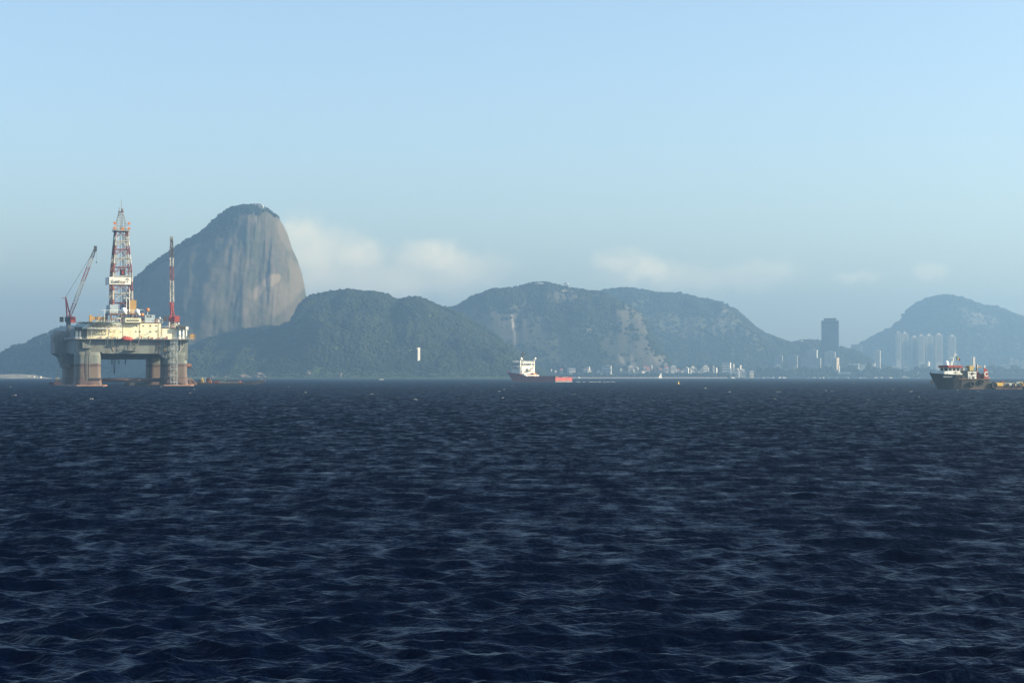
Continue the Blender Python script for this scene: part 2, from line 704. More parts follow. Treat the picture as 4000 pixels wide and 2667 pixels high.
class Hill:
    def __init__(self, name, prof, Yr, front, back, p=1.8, q=1.0, rough=14.0, base=0.0, es_rock=(), es_scar=(), nx=260, ny=120, seed=0, label=None):
        self.P = np.array(prof, float)
        self.Yr, self.front, self.back, self.p, self.q, self.rough, self.base, self.seed = Yr, front, back, p, q, rough, base, seed
        self.es_rock, self.es_scar = es_rock, es_scar
        self.name = name
        self.label = label
        self.nx, self.ny = nx, ny
        self.x0, self.x1 = X_at(self.P[0, 0], Yr), X_at(self.P[-1, 0], Yr)

    def crest(self, x):
        px = 2000 + x * F / self.Yr
        py = np.interp(px, self.P[:, 0], self.P[:, 1])
        for d in (-14, 14):
            py = py + np.interp(px + d, self.P[:, 0], self.P[:, 1])
        return np.maximum(EYE + (HZ - py / 3) * self.Yr / F - 5.0, 0.0)

    def z(self, x, y):
        H = self.crest(x)
        t = np.where(y < self.Yr, (self.Yr - y) / self.front, (y - self.Yr) / self.back)
        t = np.clip(t, 0, 1)
        sh = np.power(np.maximum(1 - np.power(t, self.p), 0), self.q)
        n = fbm(x * 0.0075 + self.seed * 3.7, y * 0.0075 + self.seed, 5)
        n2 = fbm(x * 0.02 + self.seed, y * 0.004 + self.seed * 2.1, 4)
        bump = (n * 2.2 + n2 * 1.6) * self.rough * np.clip(t * 3.0, 0, 1) * np.clip((1 - t) * 4, 0, 1) * np.clip(H / 90, 0, 1)
        return np.maximum(H * sh + bump, 0) + self.base

    def masks(self, x, y, z):
        px = 2000 + x * F / y
        py = HZ - (z - EYE) * F / y
        wob = fbm(px * 0.025, py * 0.02, 6, 0.65) * 0.75
        rock = ellipses(px, py, self.es_rock, wob)
        rock = rock * (0.74 + 0.26 * smooth01(-0.35, 0.2, fbm(px * 0.07 + 3, py * 0.035, 4, 0.65)))
        scar = ellipses(px, py, self.es_scar, wob * 0.8)
        return np.maximum(rock, scar), scar

    def build(self, material, trees=9000, rmin=3.6, rmax=8.0, tmax=1.0):
        xs = np.linspace(self.x0, self.x1, self.nx)
        ys = np.concatenate([np.linspace(self.Yr - self.front, self.Yr, self.ny), np.linspace(self.Yr, self.Yr + self.back, 24)[1:]])
        X, Y = np.meshgrid(xs, ys)
        Z = self.z(X, Y)
        rock, scar = self.masks(X, Y, Z)
        Z[0, :] = -2.0
        Z[-1, :] = -2.0
        me = grid_mesh(self.name, X, Y, Z, material, {'veg': 1 - rock, 'scar': scar})
        o = place(self.name, me)
        tag(o, self.label, None, kind='structure')
        rg = np.random.default_rng(self.seed + 50)
        m = int(trees * 1.7)
        x = rg.uniform(self.x0, self.x1, m)
        t = rg.random(m) * tmax
        y = self.Yr - t * self.front
        # a denser fringe along the crest
        k = m // 6
        y[:k] = self.Yr + rg.uniform(-14, 6, k)
        z = self.z(x, y)
        rk, sc = self.masks(x, y, z)
        keep = (rk < rg.random(m) ** 2.0) & (z > 4)
        big = np.ones(m)
        big[:k] = rg.uniform(0.9, 2.1, k)
        x, y, z, big = x[keep], y[keep], z[keep], big[keep]
        clump = fbm(x * 0.02, y * 0.02 + z * 0.02, 3)
        rad = rg.uniform(rmin, rmax, len(x)) * (1 + 0.7 * clump) * big
        rad = rad * np.clip(z / 25, 0.45, 1)
        pts = np.stack([x, y, z + rad * 0.25], -1)
        me = forest_mesh(self.name + '_canopy', pts, rad, FOREST, 0.85, self.seed)
        tag(place('forest', me), None, None, kind='stuff')['label'] = 'dense green forest covering the ' + (self.label or 'hill')
        return o


ROCKM = rock_veg_mat('hill_rock', (0.125, 0.102, 0.08), (0.06, 0.056, 0.046), (0.035, 0.05, 0.02), (0.06, 0.075, 0.03))
SUGARM = rock_veg_mat('granite_dome', (0.11, 0.088, 0.062), (0.082, 0.068, 0.05), (0.03, 0.042, 0.018), (0.055, 0.065, 0.03), scar=(0.20, 0.155, 0.105), sx=0.13, sz=0.016, fine=0.035)

# forested shoulder below the dome and its ridge
H_A = Hill('forested_shoulder', [(700, 1476), (740, 1373), (791, 1344), (855, 1318), (918, 1308), (965, 1290), (1003, 1300), (1037, 1302), (1101, 1281), (1150, 1255), (1200, 1160), (1249, 1150), (1300, 1140),
                                 (1359, 1134), (1431, 1147), (1514, 1160), (1547, 1175), (1619, 1171), (1674, 1184), (1741, 1210), (1800, 1232), (1880, 1275), (1960, 1335), (2060, 1405), (2150, 1474)],
           4330, 480, 300, 1.5, 0.95, 16, es_rock=[(985, 1408, 40, 3, 1, -0.2)], es_scar=[(1010, 1402, 45, 3, 0.7, -0.22)], seed=1, label='low green wooded shoulder beside the granite dome')
H_A.build(ROCKM, 19000, 2.6, 5.4)
H_B = Hill('cable_car_hill', [(1560, 1478), (1640, 1330), (1700, 1245), (1741, 1212), (1796, 1198), (1846, 1171), (1890, 1156), (1940, 1143), (1973, 1134), (2030, 1122), (2083, 1113), (2150, 1113), (2222, 1120), (2288, 1136), (2312, 1146),
                              (2346, 1149), (2414, 1168), (2434, 1185), (2485, 1223), (2512, 1257), (2546, 1325), (2577, 1379), (2611, 1430), (2640, 1476)],
           5450, 300, 300, 3.0, 0.9, 13,
           es_rock=[(2000, 1280, 190, 75, 1, 0.05), (2090, 1360, 160, 60, 0.8, 0.3), (2440, 1290, 70, 130, 1, 0.35), (2480, 1390, 110, 70, 1, 0.3), (2215, 1155, 75, 28, 0.9, 0), (2120, 1136, 110, 8, 0.7, 0), (2310, 1300, 80, 40, 0.6, 0.3), (2560, 1430, 50, 45, 1, 0.5)],
           es_scar=[(2002, 1255, 5, 40, 1, -0.12), (2010, 1320, 3, 40, 0.6, -0.05), (2082, 1238, 4, 30, 0.5, -0.1), (2300, 1292, 14, 7, 0.9, 0), (2370, 1290, 26, 10, 0.6, 0.4), (2206, 1155, 4, 22, 0.6, -0.15), (2218, 1150, 3, 18, 0.5, -0.2),
                    (2430, 1410, 6, 26, 0.7, -0.5), (2475, 1430, 8, 40, 0.4, -0.2)], seed=2, label='rounded rocky hill with the white canopies on top')
H_B.build(ROCKM, 15000, 3.0, 6.0)
H_C = Hill('long_hill', [(2250, 1470), (2300, 1180), (2346, 1143), (2400, 1136), (2444, 1131), (2499, 1141), (2570, 1144), (2655, 1154), (2696, 1162), (2730, 1175), (2794, 1176), (2832, 1192), (2869, 1213), (2920, 1257), (2975, 1304),
                         (3012, 1318), (3046, 1335), (3090, 1342), (3114, 1333), (3148, 1329), (3200, 1338), (3280, 1361), (3303, 1367), (3340, 1374), (3380, 1398), (3430, 1440), (3470, 1474)],
           6600, 500, 300, 2.2, 0.9, 12,
           es_rock=[(2700, 1280, 150, 35, 0.75, 0.1), (2840, 1265, 70, 40, 0.8, 0.6), (2560, 1250, 60, 50, 0.5, 0), (2920, 1310, 60, 30, 0.6, 0.7), (2500, 1180, 50, 20, 0.4, 0)],
           es_scar=[(2815, 1262, 16, 4, 0.7, -0.5), (2700, 1200, 40, 3, 0.4, 0.1), (2830, 1218, 18, 4, 0.5, 0.3)], seed=3, label='long wooded hill sloping down to the dark tower')
H_C.build(ROCKM, 13000, 3.4, 7.0)
H_D = Hill('round_hill', [(3270, 1474), (3310, 1380), (3368, 1343), (3406, 1327), (3433, 1308), (3467, 1298), (3479, 1288), (3513, 1262), (3540, 1227), (3567, 1201), (3609, 1174), (3655, 1162), (3712, 1158), (3751, 1166), (3808, 1189), (3846, 1206),
                          (3884, 1204), (3942, 1223), (4000, 1249), (4100, 1290), (4250, 1330), (4450, 1380), (4700, 1474)],
           8600, 600, 300, 2.2, 0.9, 16, es_rock=[(3740, 1225, 110, 40, 0.9, 0.2), (3650, 1290, 90, 30, 0.4, 0), (3880, 1260, 70, 30, 0.6, 0.3)], es_scar=[(3810, 1225, 20, 10, 0.3, 0.4)], seed=4, label='hazy round hill behind the pale apartment towers')
H_D.build(ROCKM, 11000, 4.5, 9.0)
H_E = Hill('far_left_hill', [(-700, 1474), (-500, 1455), (-200, 1460), (-60, 1462), (0, 1437), (60, 1398), (130, 1352), (180, 1322), (220, 1307), (300, 1280), (360, 1268), (430, 1280), (520, 1330), (620, 1380), (760, 1440), (860, 1474)],
           5000, 420, 300, 2.0, 0.95, 10, seed=5, label='dark wooded hill behind the drilling rig')
H_E.build(ROCKM, 6000)


# ------------------------------------------------------------------ the granite dome
def build_dome():
    Yc = 4560.0
    L = [(505, 1476), (508, 1300), (512, 1200), (516, 1135), (520, 1115), (529, 1095), (557, 1069), (612, 1025), (659, 996), (733, 945), (787, 919), (838, 872), (873, 843), (908, 823), (940, 815), (962, 811)]
    R = [(1205, 1476), (1204, 1300), (1202, 1240), (1198, 1190), (1192, 1152), (1186, 1111), (1176, 1063), (1157, 1009), (1138, 967), (1119, 907), (1108, 885), (1096, 865), (1084, 845), (1050, 828), (1030, 818), (1005, 811)]
    # the left foot runs on as a ridge hidden by the rig
    L[0] = (420, 1476)
    L[1] = (440, 1330)
    L[2] = (470, 1220)
    L[3] = (505, 1140)
    L, R = np.array(L, float), np.array(R, float)
    nr = 230
    py = np.concatenate([np.linspace(1476, 830, nr - 30), np.linspace(829, 811.5, 30)])
    xl = np.interp(-py, -L[:, 1], L[:, 0])
    xr = np.interp(-py, -R[:, 1], R[:, 0])
    k = np.ones(5) / 5
    xl[2:-2] = np.convolve(xl, k, 'valid')
    xr[2:-2] = np.convolve(xr, k, 'valid')
    z = Z_at(py, Yc)
    h = (z - z[0]) / (z[-1] - z[0])
    ry = 60 + 200 * np.power(1 - h, 0.75)
    ry[-30:] *= np.sqrt(np.maximum(1 - np.linspace(0, 0.9, 30) ** 2, 0.05))
    na = 420
    th = np.linspace(0, 2 * math.pi, na)
    C, S = np.cos(th), np.sin(th)
    e = 2 / 2.4
    cx = np.sign(C) * np.abs(C) ** e
    sy = np.sign(S) * np.abs(S) ** e
    XL, XR = X_at(xl, Yc)[:, None], X_at(xr, Yc)[:, None]
    mid, rx = (XL + XR) / 2, (XR - XL) / 2
    X = mid + rx * cx[None]
    # the crest of the dome lies toward the right; the front face runs back to the left ridge
    Y = Yc + ry[:, None] * sy[None] + 70 * np.clip(-cx, 0, 1)[None] * (1 - h)[:, None]
    Z = np.repeat(z[:, None], na, 1)
    # grooves and ribs run down the face
    n1 = fbm(X * 0.035 + 3, Z * 0.004, 5)
    n2 = fbm(X * 0.012 + 1, Z * 0.012 + 5, 5)
    n3 = fbm(X * 0.09 + 7, Z * 0.009 + 2, 4, 0.6)
    dis = (n1 * 9 + n2 * 13 + np.minimum(n3, 0.05) * 4) * np.clip((1 - np.abs(cx)) * 4, 0, 1)[None] * np.clip((1 - h) * 12, 0, 1)[:, None]
    Y = Y - dis * np.sign(-sy)[None]
    px = 2000 + X * F / Yc
    pyy = np.repeat(py[:, None], na, 1)
    wob = fbm(px * 0.03, pyy * 0.012, 5)
    # scrub: the summit cap and the long left shoulder
    d_left = px - xl[:, None]
    lim = 55 + 90 * smooth01(1150, 900, pyy) + 40 * smooth01(1000, 1250, pyy)
    veg = smooth01(1.0, 0.55, d_left / lim + wob * 0.9)
    veg = np.maximum(veg, smooth01(22, -10, pyy - (845 + 75 * smooth01(1000, 880, px) - 18 * smooth01(1020, 1090, px)) + wob * 70))
    veg = np.maximum(veg, 0.5 * smooth01(0.0, 0.3, fbm(px * 0.012 + 9, pyy * 0.02 + 4, 5)))
    veg = np.maximum(veg, 0.5 * smooth01(0.02, 0.35, fbm(px * 0.09 + 2, pyy * 0.03 + 4, 4, 0.6)))
    scar = ellipses(px, pyy, [(735, 1055, 7, 75, 0.75, 0.52), (790, 975, 30, 10, 0.5, -0.5), (1090, 1110, 34, 16, 0.9, -0.6), (1050, 1135, 12, 34, 0.8, 0.45), (1110, 1170, 40, 60, 0.35, 0), (1020, 870, 3, 14, 0.8, -0.2),
                                    (1160, 1080, 18, 60, 0.4, -0.2), (1120, 920, 14, 60, 0.35, -0.25), (1000, 1200, 30, 60, 0.3, 0.1), (700, 1105, 6, 5, 0.8, 0), (880, 1140, 30, 80, 0.25, 0.1), (960, 1000, 30, 90, 0.2, 0)], wob * 0.9)
    veg = np.clip(veg - scar, 0, 1)
    me = grid_mesh('granite_dome', X, Y, Z, SUGARM, {'veg': veg, 'scar': scar})
    cap = MB()
    tag(place('granite_dome', me), 'tall steep granite dome mountain with a scrub covered summit', None, kind='structure')
    cap.add([(X[-1, i], Y[-1, i], Z[-1, i] - 0.3) for i in range(0, na - 1, 6)], [tuple(range(len(range(0, na - 1, 6))))])
    tag(cap.build('summit_plateau', FOREST), 'flat summit of the granite dome', None, kind='structure')
    rg = np.random.default_rng(3)
    fx = np.nonzero((veg > 0.62) & (sy[None] < 0.35) & (pyy < 1470))
    sel = rg.choice(len(fx[0]), 6500, replace=True)
    i, j = fx[0][sel], fx[1][sel]
    rad = rg.uniform(2.4, 5.6, len(sel))
    pts = np.stack([X[i, j] + rg.normal(0, 2, len(sel)), Y[i, j] + rg.normal(0, 2, len(sel)), Z[i, j] + rg.normal(0, 1.0, len(sel)) + rad * 0.2], -1)
    tx = rg.uniform(X_at(900, Yc), X_at(1085, Yc), 330)
    tpx = 2000 + tx * F / Yc
    tz = Z_at(np.interp(tpx, [900, 962, 1005, 1040, 1085], [829, 812, 812, 822, 845]), Yc)
    tr = rg.uniform(2.0, 4.6, 330) * np.where((tpx > 988) & (tpx < 1045), 0.45, 1)
    pts = np.concatenate([pts, np.stack([tx, Yc + rg.uniform(-45, 25, 330), tz - 1.5 + rg.uniform(-1, 1.5, 330)], -1)])
    rad = np.concatenate([rad, tr])
    me = forest_mesh('dome_scrub', pts, rad, FOREST, 0.9, 8)
    tag(place('scrub', me), 'dark scrub on the summit and left shoulder of the granite dome', None, kind='stuff')


build_dome()

# ------------------------------------------------------------------ land, beach, shore
land_m = mat('low_land', (0.06, 0.075, 0.035), (0.12, 0.11, 0.08), 0.02, rough=1.0, coord='Object')
sand_m = mat('beach_sand', (0.38, 0.31, 0.22), (0.28, 0.23, 0.16), 0.1, rough=1.0)


def land_sheet():
    front = [(-1500, 4560), (-200, 4560), (380, 4500), (700, 4330), (745, 3900), (1000, 3850), (1400, 3850), (1690, 3930), (1790, 4300), (1850, 4800), (2100, 4960), (2850, 5030), (2960, 5250), (4300, 5250), (5400, 5250)]
    top = [(X_at(p, y), y) for p, y in front]
    back = [(4800, 10700), (-4800, 10700)]
    poly = top + back
    mb = MB()
    mb.prism(poly, 'z', -0.8, 1.6)
    tag(mb.build('coast_land', land_m), 'flat built-up land along the far shore', None, kind='structure')
    # beach: a sloping strip of sand along the bay
    pts = [(2230, 4975), (2400, 4985), (2560, 5000), (2700, 5012), (2840, 5024)]
    v, f = [], []
    for p, y in pts:
        v += [(X_at(p, y), y - 22, -0.3), (X_at(p, y), y - 6, 1.9), (X_at(p, y), y + 14, 2.3)]
    for i in range(len(pts) - 1):
        for j in range(2):
            a = i * 3 + j
            f.append((a, a + 3, a + 4, a + 1))
    tag(MB().add(v, f).build('beach', sand_m), 'thin strip of pale sand along the far shore', None, kind='structure')
    # quay wall in front of the town on both sides of the beach
    mb = MB()
    for (p0, y0, p1, y1) in ((1690, 3926, 1790, 4296), (2960, 5247, 4300, 5247), (1850, 4797, 2100, 4957)):
        a, b = Vector((X_at(p0, y0), y0 - 1.2, 0)), Vector((X_at(p1, y1), y1 - 1.2, 0))
        n = Vector((b.y - a.y, a.x - b.x, 0)).normalized() * 1.5
        mb.add([(a.x, a.y, -0.8), (b.x, b.y, -0.8), (b.x + n.x, b.y + n.y, -0.8), (a.x + n.x, a.y + n.y, -0.8), (a.x, a.y, 2.6), (b.x, b.y, 2.6), (b.x + n.x, b.y + n.y, 2.6), (a.x + n.x, a.y + n.y, 2.6)],
               [(0, 3, 2, 1), (4, 5, 6, 7), (0, 1, 5, 4), (1, 2, 6, 5), (2, 3, 7, 6), (3, 0, 4, 7)])
    tag(mb.build('quay', mat('quay_stone', (0.17, 0.16, 0.14), (0.11, 0.105, 0.09), 0.15, rough=0.95)), 'stone quay along the far shore', None, kind='structure')
    # sandy headland low on the water behind the rig
    xs = np.linspace(X_at(-320, 4300), X_at(182, 4300), 120)
    ys = np.linspace(4270, 4420, 30)
    X, Y = np.meshgrid(xs, ys)
    px = 2000 + X * F / 4300
    hh = np.interp(px, [-320, -200, -40, 20, 60, 105, 135, 182], [0, 6, 9, 9.5, 9.5, 8, 4.5, 0])
    t = np.clip((Y - 4270) / 60, 0, 1)
    Z = hh * np.sqrt(t) * np.clip((4420 - Y) / 40, 0, 1) + fbm(X * 0.05, Y * 0.05, 4) * 2.0 * np.clip(hh / 5, 0, 1) * t - 0.4
    me = grid_mesh('sandy_headland', X, Y, Z, mat('headland_rock', (0.30, 0.25, 0.17), (0.14, 0.13, 0.09), 0.035, rough=1.0))
    tag(place('sandy_headland', me), 'low sandy headland at the foot of the dark wooded hill', None, kind='structure')


land_sheet()


def shore_trees():
    rg = np.random.default_rng(21)
    rows = [(430, 745, 4480, 3960, 500, 7, 3, 10), (745, 1690, 3872, 3935, 900, 6, 3, 14), (1690, 1860, 3990, 4830, 300, 8, 2, 14), (1850, 2110, 4830, 4990, 420, 8, 4, 20), (2100, 2850, 5000, 5050, 1300, 7, 3, 13),
            (2850, 2960, 5075, 5270, 160, 7, 3, 16), (2960, 4350, 5285, 5330, 1500, 7, 3, 12), (2960, 4350, 5400, 5540, 1600, 9, 12, 34), (2100, 2900, 5120, 5220, 1100, 9, 10, 34)]
    P, Rr = [], []
    for (p0, p1, y0, y1, n, r, zl, zh) in rows:
        t = rg.random(n)
        px = p0 + (p1 - p0) * t
        y = y0 + (y1 - y0) * t + rg.uniform(0, 45, n)
        prof = 0.55 + 0.9 * fbm(px * 0.03, px * 0.001 + y0, 3)
        z = 1.5 + (zl + (zh - zl) * np.clip(prof, 0.05, 1.1)) * rg.random(n) ** 0.6
        rad = r * rg.uniform(0.35, 0.85, n)
        P.append(np.stack([X_at(px, y), y, z], -1))
        Rr.append(rad)
    me = forest_mesh('shore_trees', np.concatenate(P), np.concatenate(Rr), FOREST, 0.9, 4)
    tag(place('shore_trees', me), 'belt of green trees along the far shore', None, kind='stuff')


shore_trees()

ROCK_TAN = mat('shore_rock', (0.2, 0.155, 0.105), (0.09, 0.075, 0.055), 0.06, rough=1.0, stretch=(1, 1, 0.5))


def outcrops():
    r = random.Random(3)
    specs = [(828, 14, 30), (850, 40, 26), (900, 46, 30), (955, 60, 36), (1015, 50, 52), (1055, 22, 26), (1085, 36, 24), (1150, 18, 18), (1183, 26, 28), (1205, 30, 64), (1240, 40, 40), (1290, 46, 22), (1320, 10, 46), (1332, 7, 50), (1352, 26, 32), (1388, 30, 20)]
    for px, w, hpx in specs:
        Y = 3868 + r.uniform(-8, 10)
        s = Y / F
        W, H = w * s, hpx * s * 0.5
        n, rings = 14, []
        for j in range(7):
            t = j / 6
            k = (1 - t ** 3) * 0.8 + 0.2
            ring = []
            for i in range(n):
                a = 2 * math.pi * i / n
                q = r.uniform(0.6, 1.25)
                ring.append((W * 0.62 * k * math.cos(a) * q + r.uniform(-1, 1), max(W * 0.45, 9) * k * math.sin(a) * q, -1.5 + (H + 1.5) * t + r.uniform(-0.7, 0.7)))
            rings.append(ring)
        o = MB().loft(rings).build('rock_outcrop', ROCK_TAN, None, False, (X_at(px, Y), Y, 0))
        tag(o, 'tan bare rock outcrop on the shore below the green shoulder', 'rock', 'rock outcrops along the wooded shore')


outcrops()
# ------------------------------------------------------------------ buildings on the far shore
T_WHITE = mat('town_white', (0.66, 0.62, 0.54), (0.5, 0.46, 0.4), 0.05, rough=0.9)
T_BEIGE = mat('town_beige', (0.72, 0.66, 0.53), (0.62, 0.56, 0.45), 0.05, rough=0.9)
T_CREAM = mat('town_cream', (0.46, 0.42, 0.34), (0.4, 0.36, 0.29), 0.05, rough=0.9)
T_GREY = mat('town_grey', (0.38, 0.38, 0.37), (0.30, 0.30, 0.29), 0.05, rough=0.9)
T_TAN = mat('town_tan', (0.5, 0.4, 0.28), (0.42, 0.33, 0.23), 0.05, rough=0.9)
T_DARK = mat('tower_glass', (0.05, 0.055, 0.065), (0.035, 0.04, 0.05), 0.05, rough=0.35)
T_ROOF = mat('red_roof_tile', (0.34, 0.12, 0.08), (0.26, 0.1, 0.07), 0.2, rough=0.95)
T_WIN = mat('town_window', (0.05, 0.06, 0.075), (0.08, 0.09, 0.1), 0.1, rough=0.3)


def building(px, front, side, pytop, pybase, Y, material, name, label, cat='building', group=None, phi=28, rows=0, cols=0, slabs=0, roof=None, base_z=None, drop=0.0):
    """px is the near vertical edge; 'front' pixels of wall lie left of it, 'side' pixels of lit end wall right of it"""
    s = Y / F
    ph = math.radians(phi)
    w, d = max(front * s / math.cos(ph), 1.0), min(max(side * s / math.sin(abs(ph)), 4.0), 40.0)
    z0 = Z_at(pybase, Y) if base_z is None else base_z
    z1 = Z_at(pytop, Y)
    o = thing(name, label, cat, (X_at(px, Y), Y, z0), -ph, group)
    h = z1 - z0
    MB().box(-w, 0, 0, d, -drop, h).build('wall', material, o)
    if roof == 'block':
        MB().box(-w * 0.7, -w * 0.25, d * 0.25, d * 0.75, h, h + max(2.5, h * 0.06)).build('roof_block', material, o)
    elif roof == 'pyramid':
        k = 0.3 * w
        MB().add([(-w + k * 0.4, d * 0.15, h), (-k * 0.4, d * 0.15, h), (-k * 0.4, d * 0.85, h), (-w + k * 0.4, d * 0.85, h), (-w / 2, d / 2, h + w * 0.42)], [(0, 1, 4), (1, 2, 4), (2, 3, 4), (3, 0, 4), (3, 2, 1, 0)]).build('roof_cap', material, o)
    elif roof == 'tile':
        MB().prism([(-0.8, h), (d + 0.8, h), (d / 2, h + d * 0.35)], 'x', -w - 0.8, 0.8).build('roof', T_ROOF, o)
    if rows and cols:
        ww, hh = w / cols * 0.55, h / rows * 0.5
        me = MB().box(-ww / 2, ww / 2, -0.12, 0.2, -hh / 2, hh / 2).mesh('window')
        me.materials.append(T_WIN)
        for i in range(rows):
            for j in range(cols):
                place('window', me, o, (-w + w * (j + 0.5) / cols, 0, h * (i + 0.55) / rows))
    if slabs:
        me = MB().box(-w * 0.86, -w * 0.14, -0.9, 0.1, 0, h / slabs * 0.42).mesh('balcony')
        me.materials.append(material)
        mg = MB().box(-w * 0.85, -w * 0.15, -0.08, 0.1, h / slabs * 0.44, h / slabs * 0.96).mesh('window_band')
        mg.materials.append(T_WIN)
        for i in range(slabs):
            place('balcony', me, o, (0, 0, h * i / slabs))
            place('window_band', mg, o, (0, 0, h * i / slabs))
    return o


# dark office tower with a set-back cap
o = building(3276, 65, 4, 1252, 1470, 5900, T_DARK, 'office_tower', 'tall dark glass office tower standing alone between the hills', phi=14, base_z=0)
_s = 5900 / F
MB().box(-58 * _s, -10 * _s, 3, 24, Z_at(1252, 5900) + 1.5, Z_at(1242, 5900)).build('roof_cap', T_DARK, o)
MB().box(-55 * _s, -13 * _s, 4, 22, Z_at(1252, 5900), Z_at(1252, 5900) + 1.5).build('cap_recess', T_GREY, o)
_m = MB().box(-0.35, 0.35, -0.6, 0, 0, Z_at(1252, 5900) - 2).mesh('fin')
_m.materials.append(mat('tower_fin', (0.09, 0.095, 0.11), (0.07, 0.075, 0.09), 0.1))
for i in range(15):
    place('fin', _m, o, (-65 * _s / math.cos(math.radians(14)) * (i + 0.5) / 15, 0, 0))
_m = MB().box(-66.5 * _s, 0, -0.15, 0.05, 0, 1.3).mesh('floor_band')
_m.materials.append(T_GREY)
for i in range(30):
    place('floor_band', _m, o, (0, 0, 12 + i * 5.1))
ORD = ['first', 'second', 'third', 'fourth', 'fifth', 'sixth', 'seventh']
for i, (a, b, t, bb) in enumerate(((3502, 3523, 1300, 1405), (3525, 3552, 1304, 1408), (3563, 3588, 1317, 1420), (3590, 3615, 1312, 1412), (3618, 3648, 1312, 1408), (3657, 3685, 1308, 1412), (3709, 3738, 1315, 1412))):
    building(b - 3, b - a - 3, 3, t, bb, 6900 + 25 * (i % 3), T_CREAM, 'apartment_tower', 'pale apartment tower below the round hill, %s in row from the dark tower' % ORD[i], 'building', 'row of pale apartment towers', phi=-7, slabs=24, roof='pyramid', drop=60)
building(3438, 24, 3, 1370, 1440, 6050, T_BEIGE, 'apartment_block', 'lone white apartment block with arched dark front, between the dark tower and the tower row', phi=20, rows=8, cols=3, roof='block', drop=30)
building(3056, 30, 3, 1387, 1440, 5650, T_GREY, 'apartment_block', 'square grey block left of the stepped building, with a pale parapet', phi=16, rows=8, cols=5, roof='block', drop=20)
building(3114, 36, 3, 1388, 1445, 5680, T_GREY, 'apartment_block', 'wide grey block touching the stepped building', phi=16, rows=8, cols=6, roof='block', drop=20)
building(3205, 72, 5, 1398, 1445, 5600, T_GREY, 'stepped_building', 'broad stepped grey building beside the dark tower, lower wing', phi=16, rows=7, cols=11, drop=20)
building(3190, 40, 8, 1366, 1400, 5640, T_GREY, 'stepped_building', 'upper storeys of the stepped grey building beside the dark tower', phi=20, rows=5, cols=6, roof='block', drop=30)
building(3262, 40, 4, 1374, 1440, 5500, T_WHITE, 'apartment_block', 'pale block in front of the foot of the dark tower', phi=14, rows=10, cols=6, roof='block', drop=20)
building(3268, 6, 13, 1397, 1440, 5480, T_TAN, 'apartment_block', 'sunlit tan block at the right foot of the dark tower', phi=40, rows=8, cols=1, drop=20)
building(3277, 2, 3, 1428, 1452, 5400, T_WHITE, 'chimney_block', 'thin white sunlit wall below the tan block', phi=45, drop=10)
for i, (a, b, t) in enumerate(((3862, 3898, 1398), (3913, 3943, 1396), (3944, 3964, 1402), (3966, 3986, 1404), (3990, 4022, 1410))):
    building(b - 3, b - a - 3, 3, t, 1448, 6200, (T_GREY, T_GREY, T_BEIGE, T_WHITE, T_BEIGE)[i], 'apartment_block', ('flat hazy grey block behind the dark tug, nearest its red panel', 'hazy grey block with two pale edges behind the dark tug', 'narrow beige block joined to the hazy grey block behind the tug', 'white balconied block behind the stern of the tug', 'low beige block beyond the white balconied block')[i],
             phi=14, rows=9, cols=4, roof='block', drop=20)
building(3627, 4, 8, 1414, 1438, 5900, T_WHITE, 'apartment_block', 'small bright white block standing alone below the tower row', phi=40, rows=5, cols=1, roof='block', drop=20)
building(3417, 16, 4, 1418, 1425, 6000, T_WHITE, 'pavilion', 'flat bright white pavilion left below the arched white block', phi=20, drop=20)
building(3380, 60, 3, 1424, 1432, 5900, T_BEIGE, 'long_building', 'long low beige building right of the dark tower', phi=12, drop=20)
building(3135, 110, 3, 1437, 1450, 5450, T_TAN, 'long_building', 'long low tan building under the grey blocks', phi=10, rows=2, cols=14, drop=10)
building(3020, 70, 3, 1438, 1449, 5440, T_TAN, 'long_building', 'long low tan building next to the beach end', phi=10, rows=2, cols=9, drop=10)
building(3325, 50, 3, 1453, 1467, 5330, T_BEIGE, 'boat_shed', 'low pale shed on the quay below the dark tower', phi=10, drop=3)
building(2940, 28, 3, 1454, 1464, 5350, T_BEIGE, 'boat_shed', 'low beige shed behind the moored boats by the beach end', phi=10, drop=3)
building(3800, 8, 14, 1394, 1402, 7000, T_TAN, 'hillside_house', 'pink tan house high on the slope above the tug', phi=35, drop=30)
building(3128, 6, 18, 1330, 1343, 6560, T_WHITE, 'hilltop_building', 'white building on the ridge of the long hill left of the dark tower', phi=50, drop=12)
building(3364, 38, 4, 1345, 1385, 6800, T_GREY, 'hillside_block', 'dark hazy block on the saddle right of the dark tower', phi=12, drop=40)

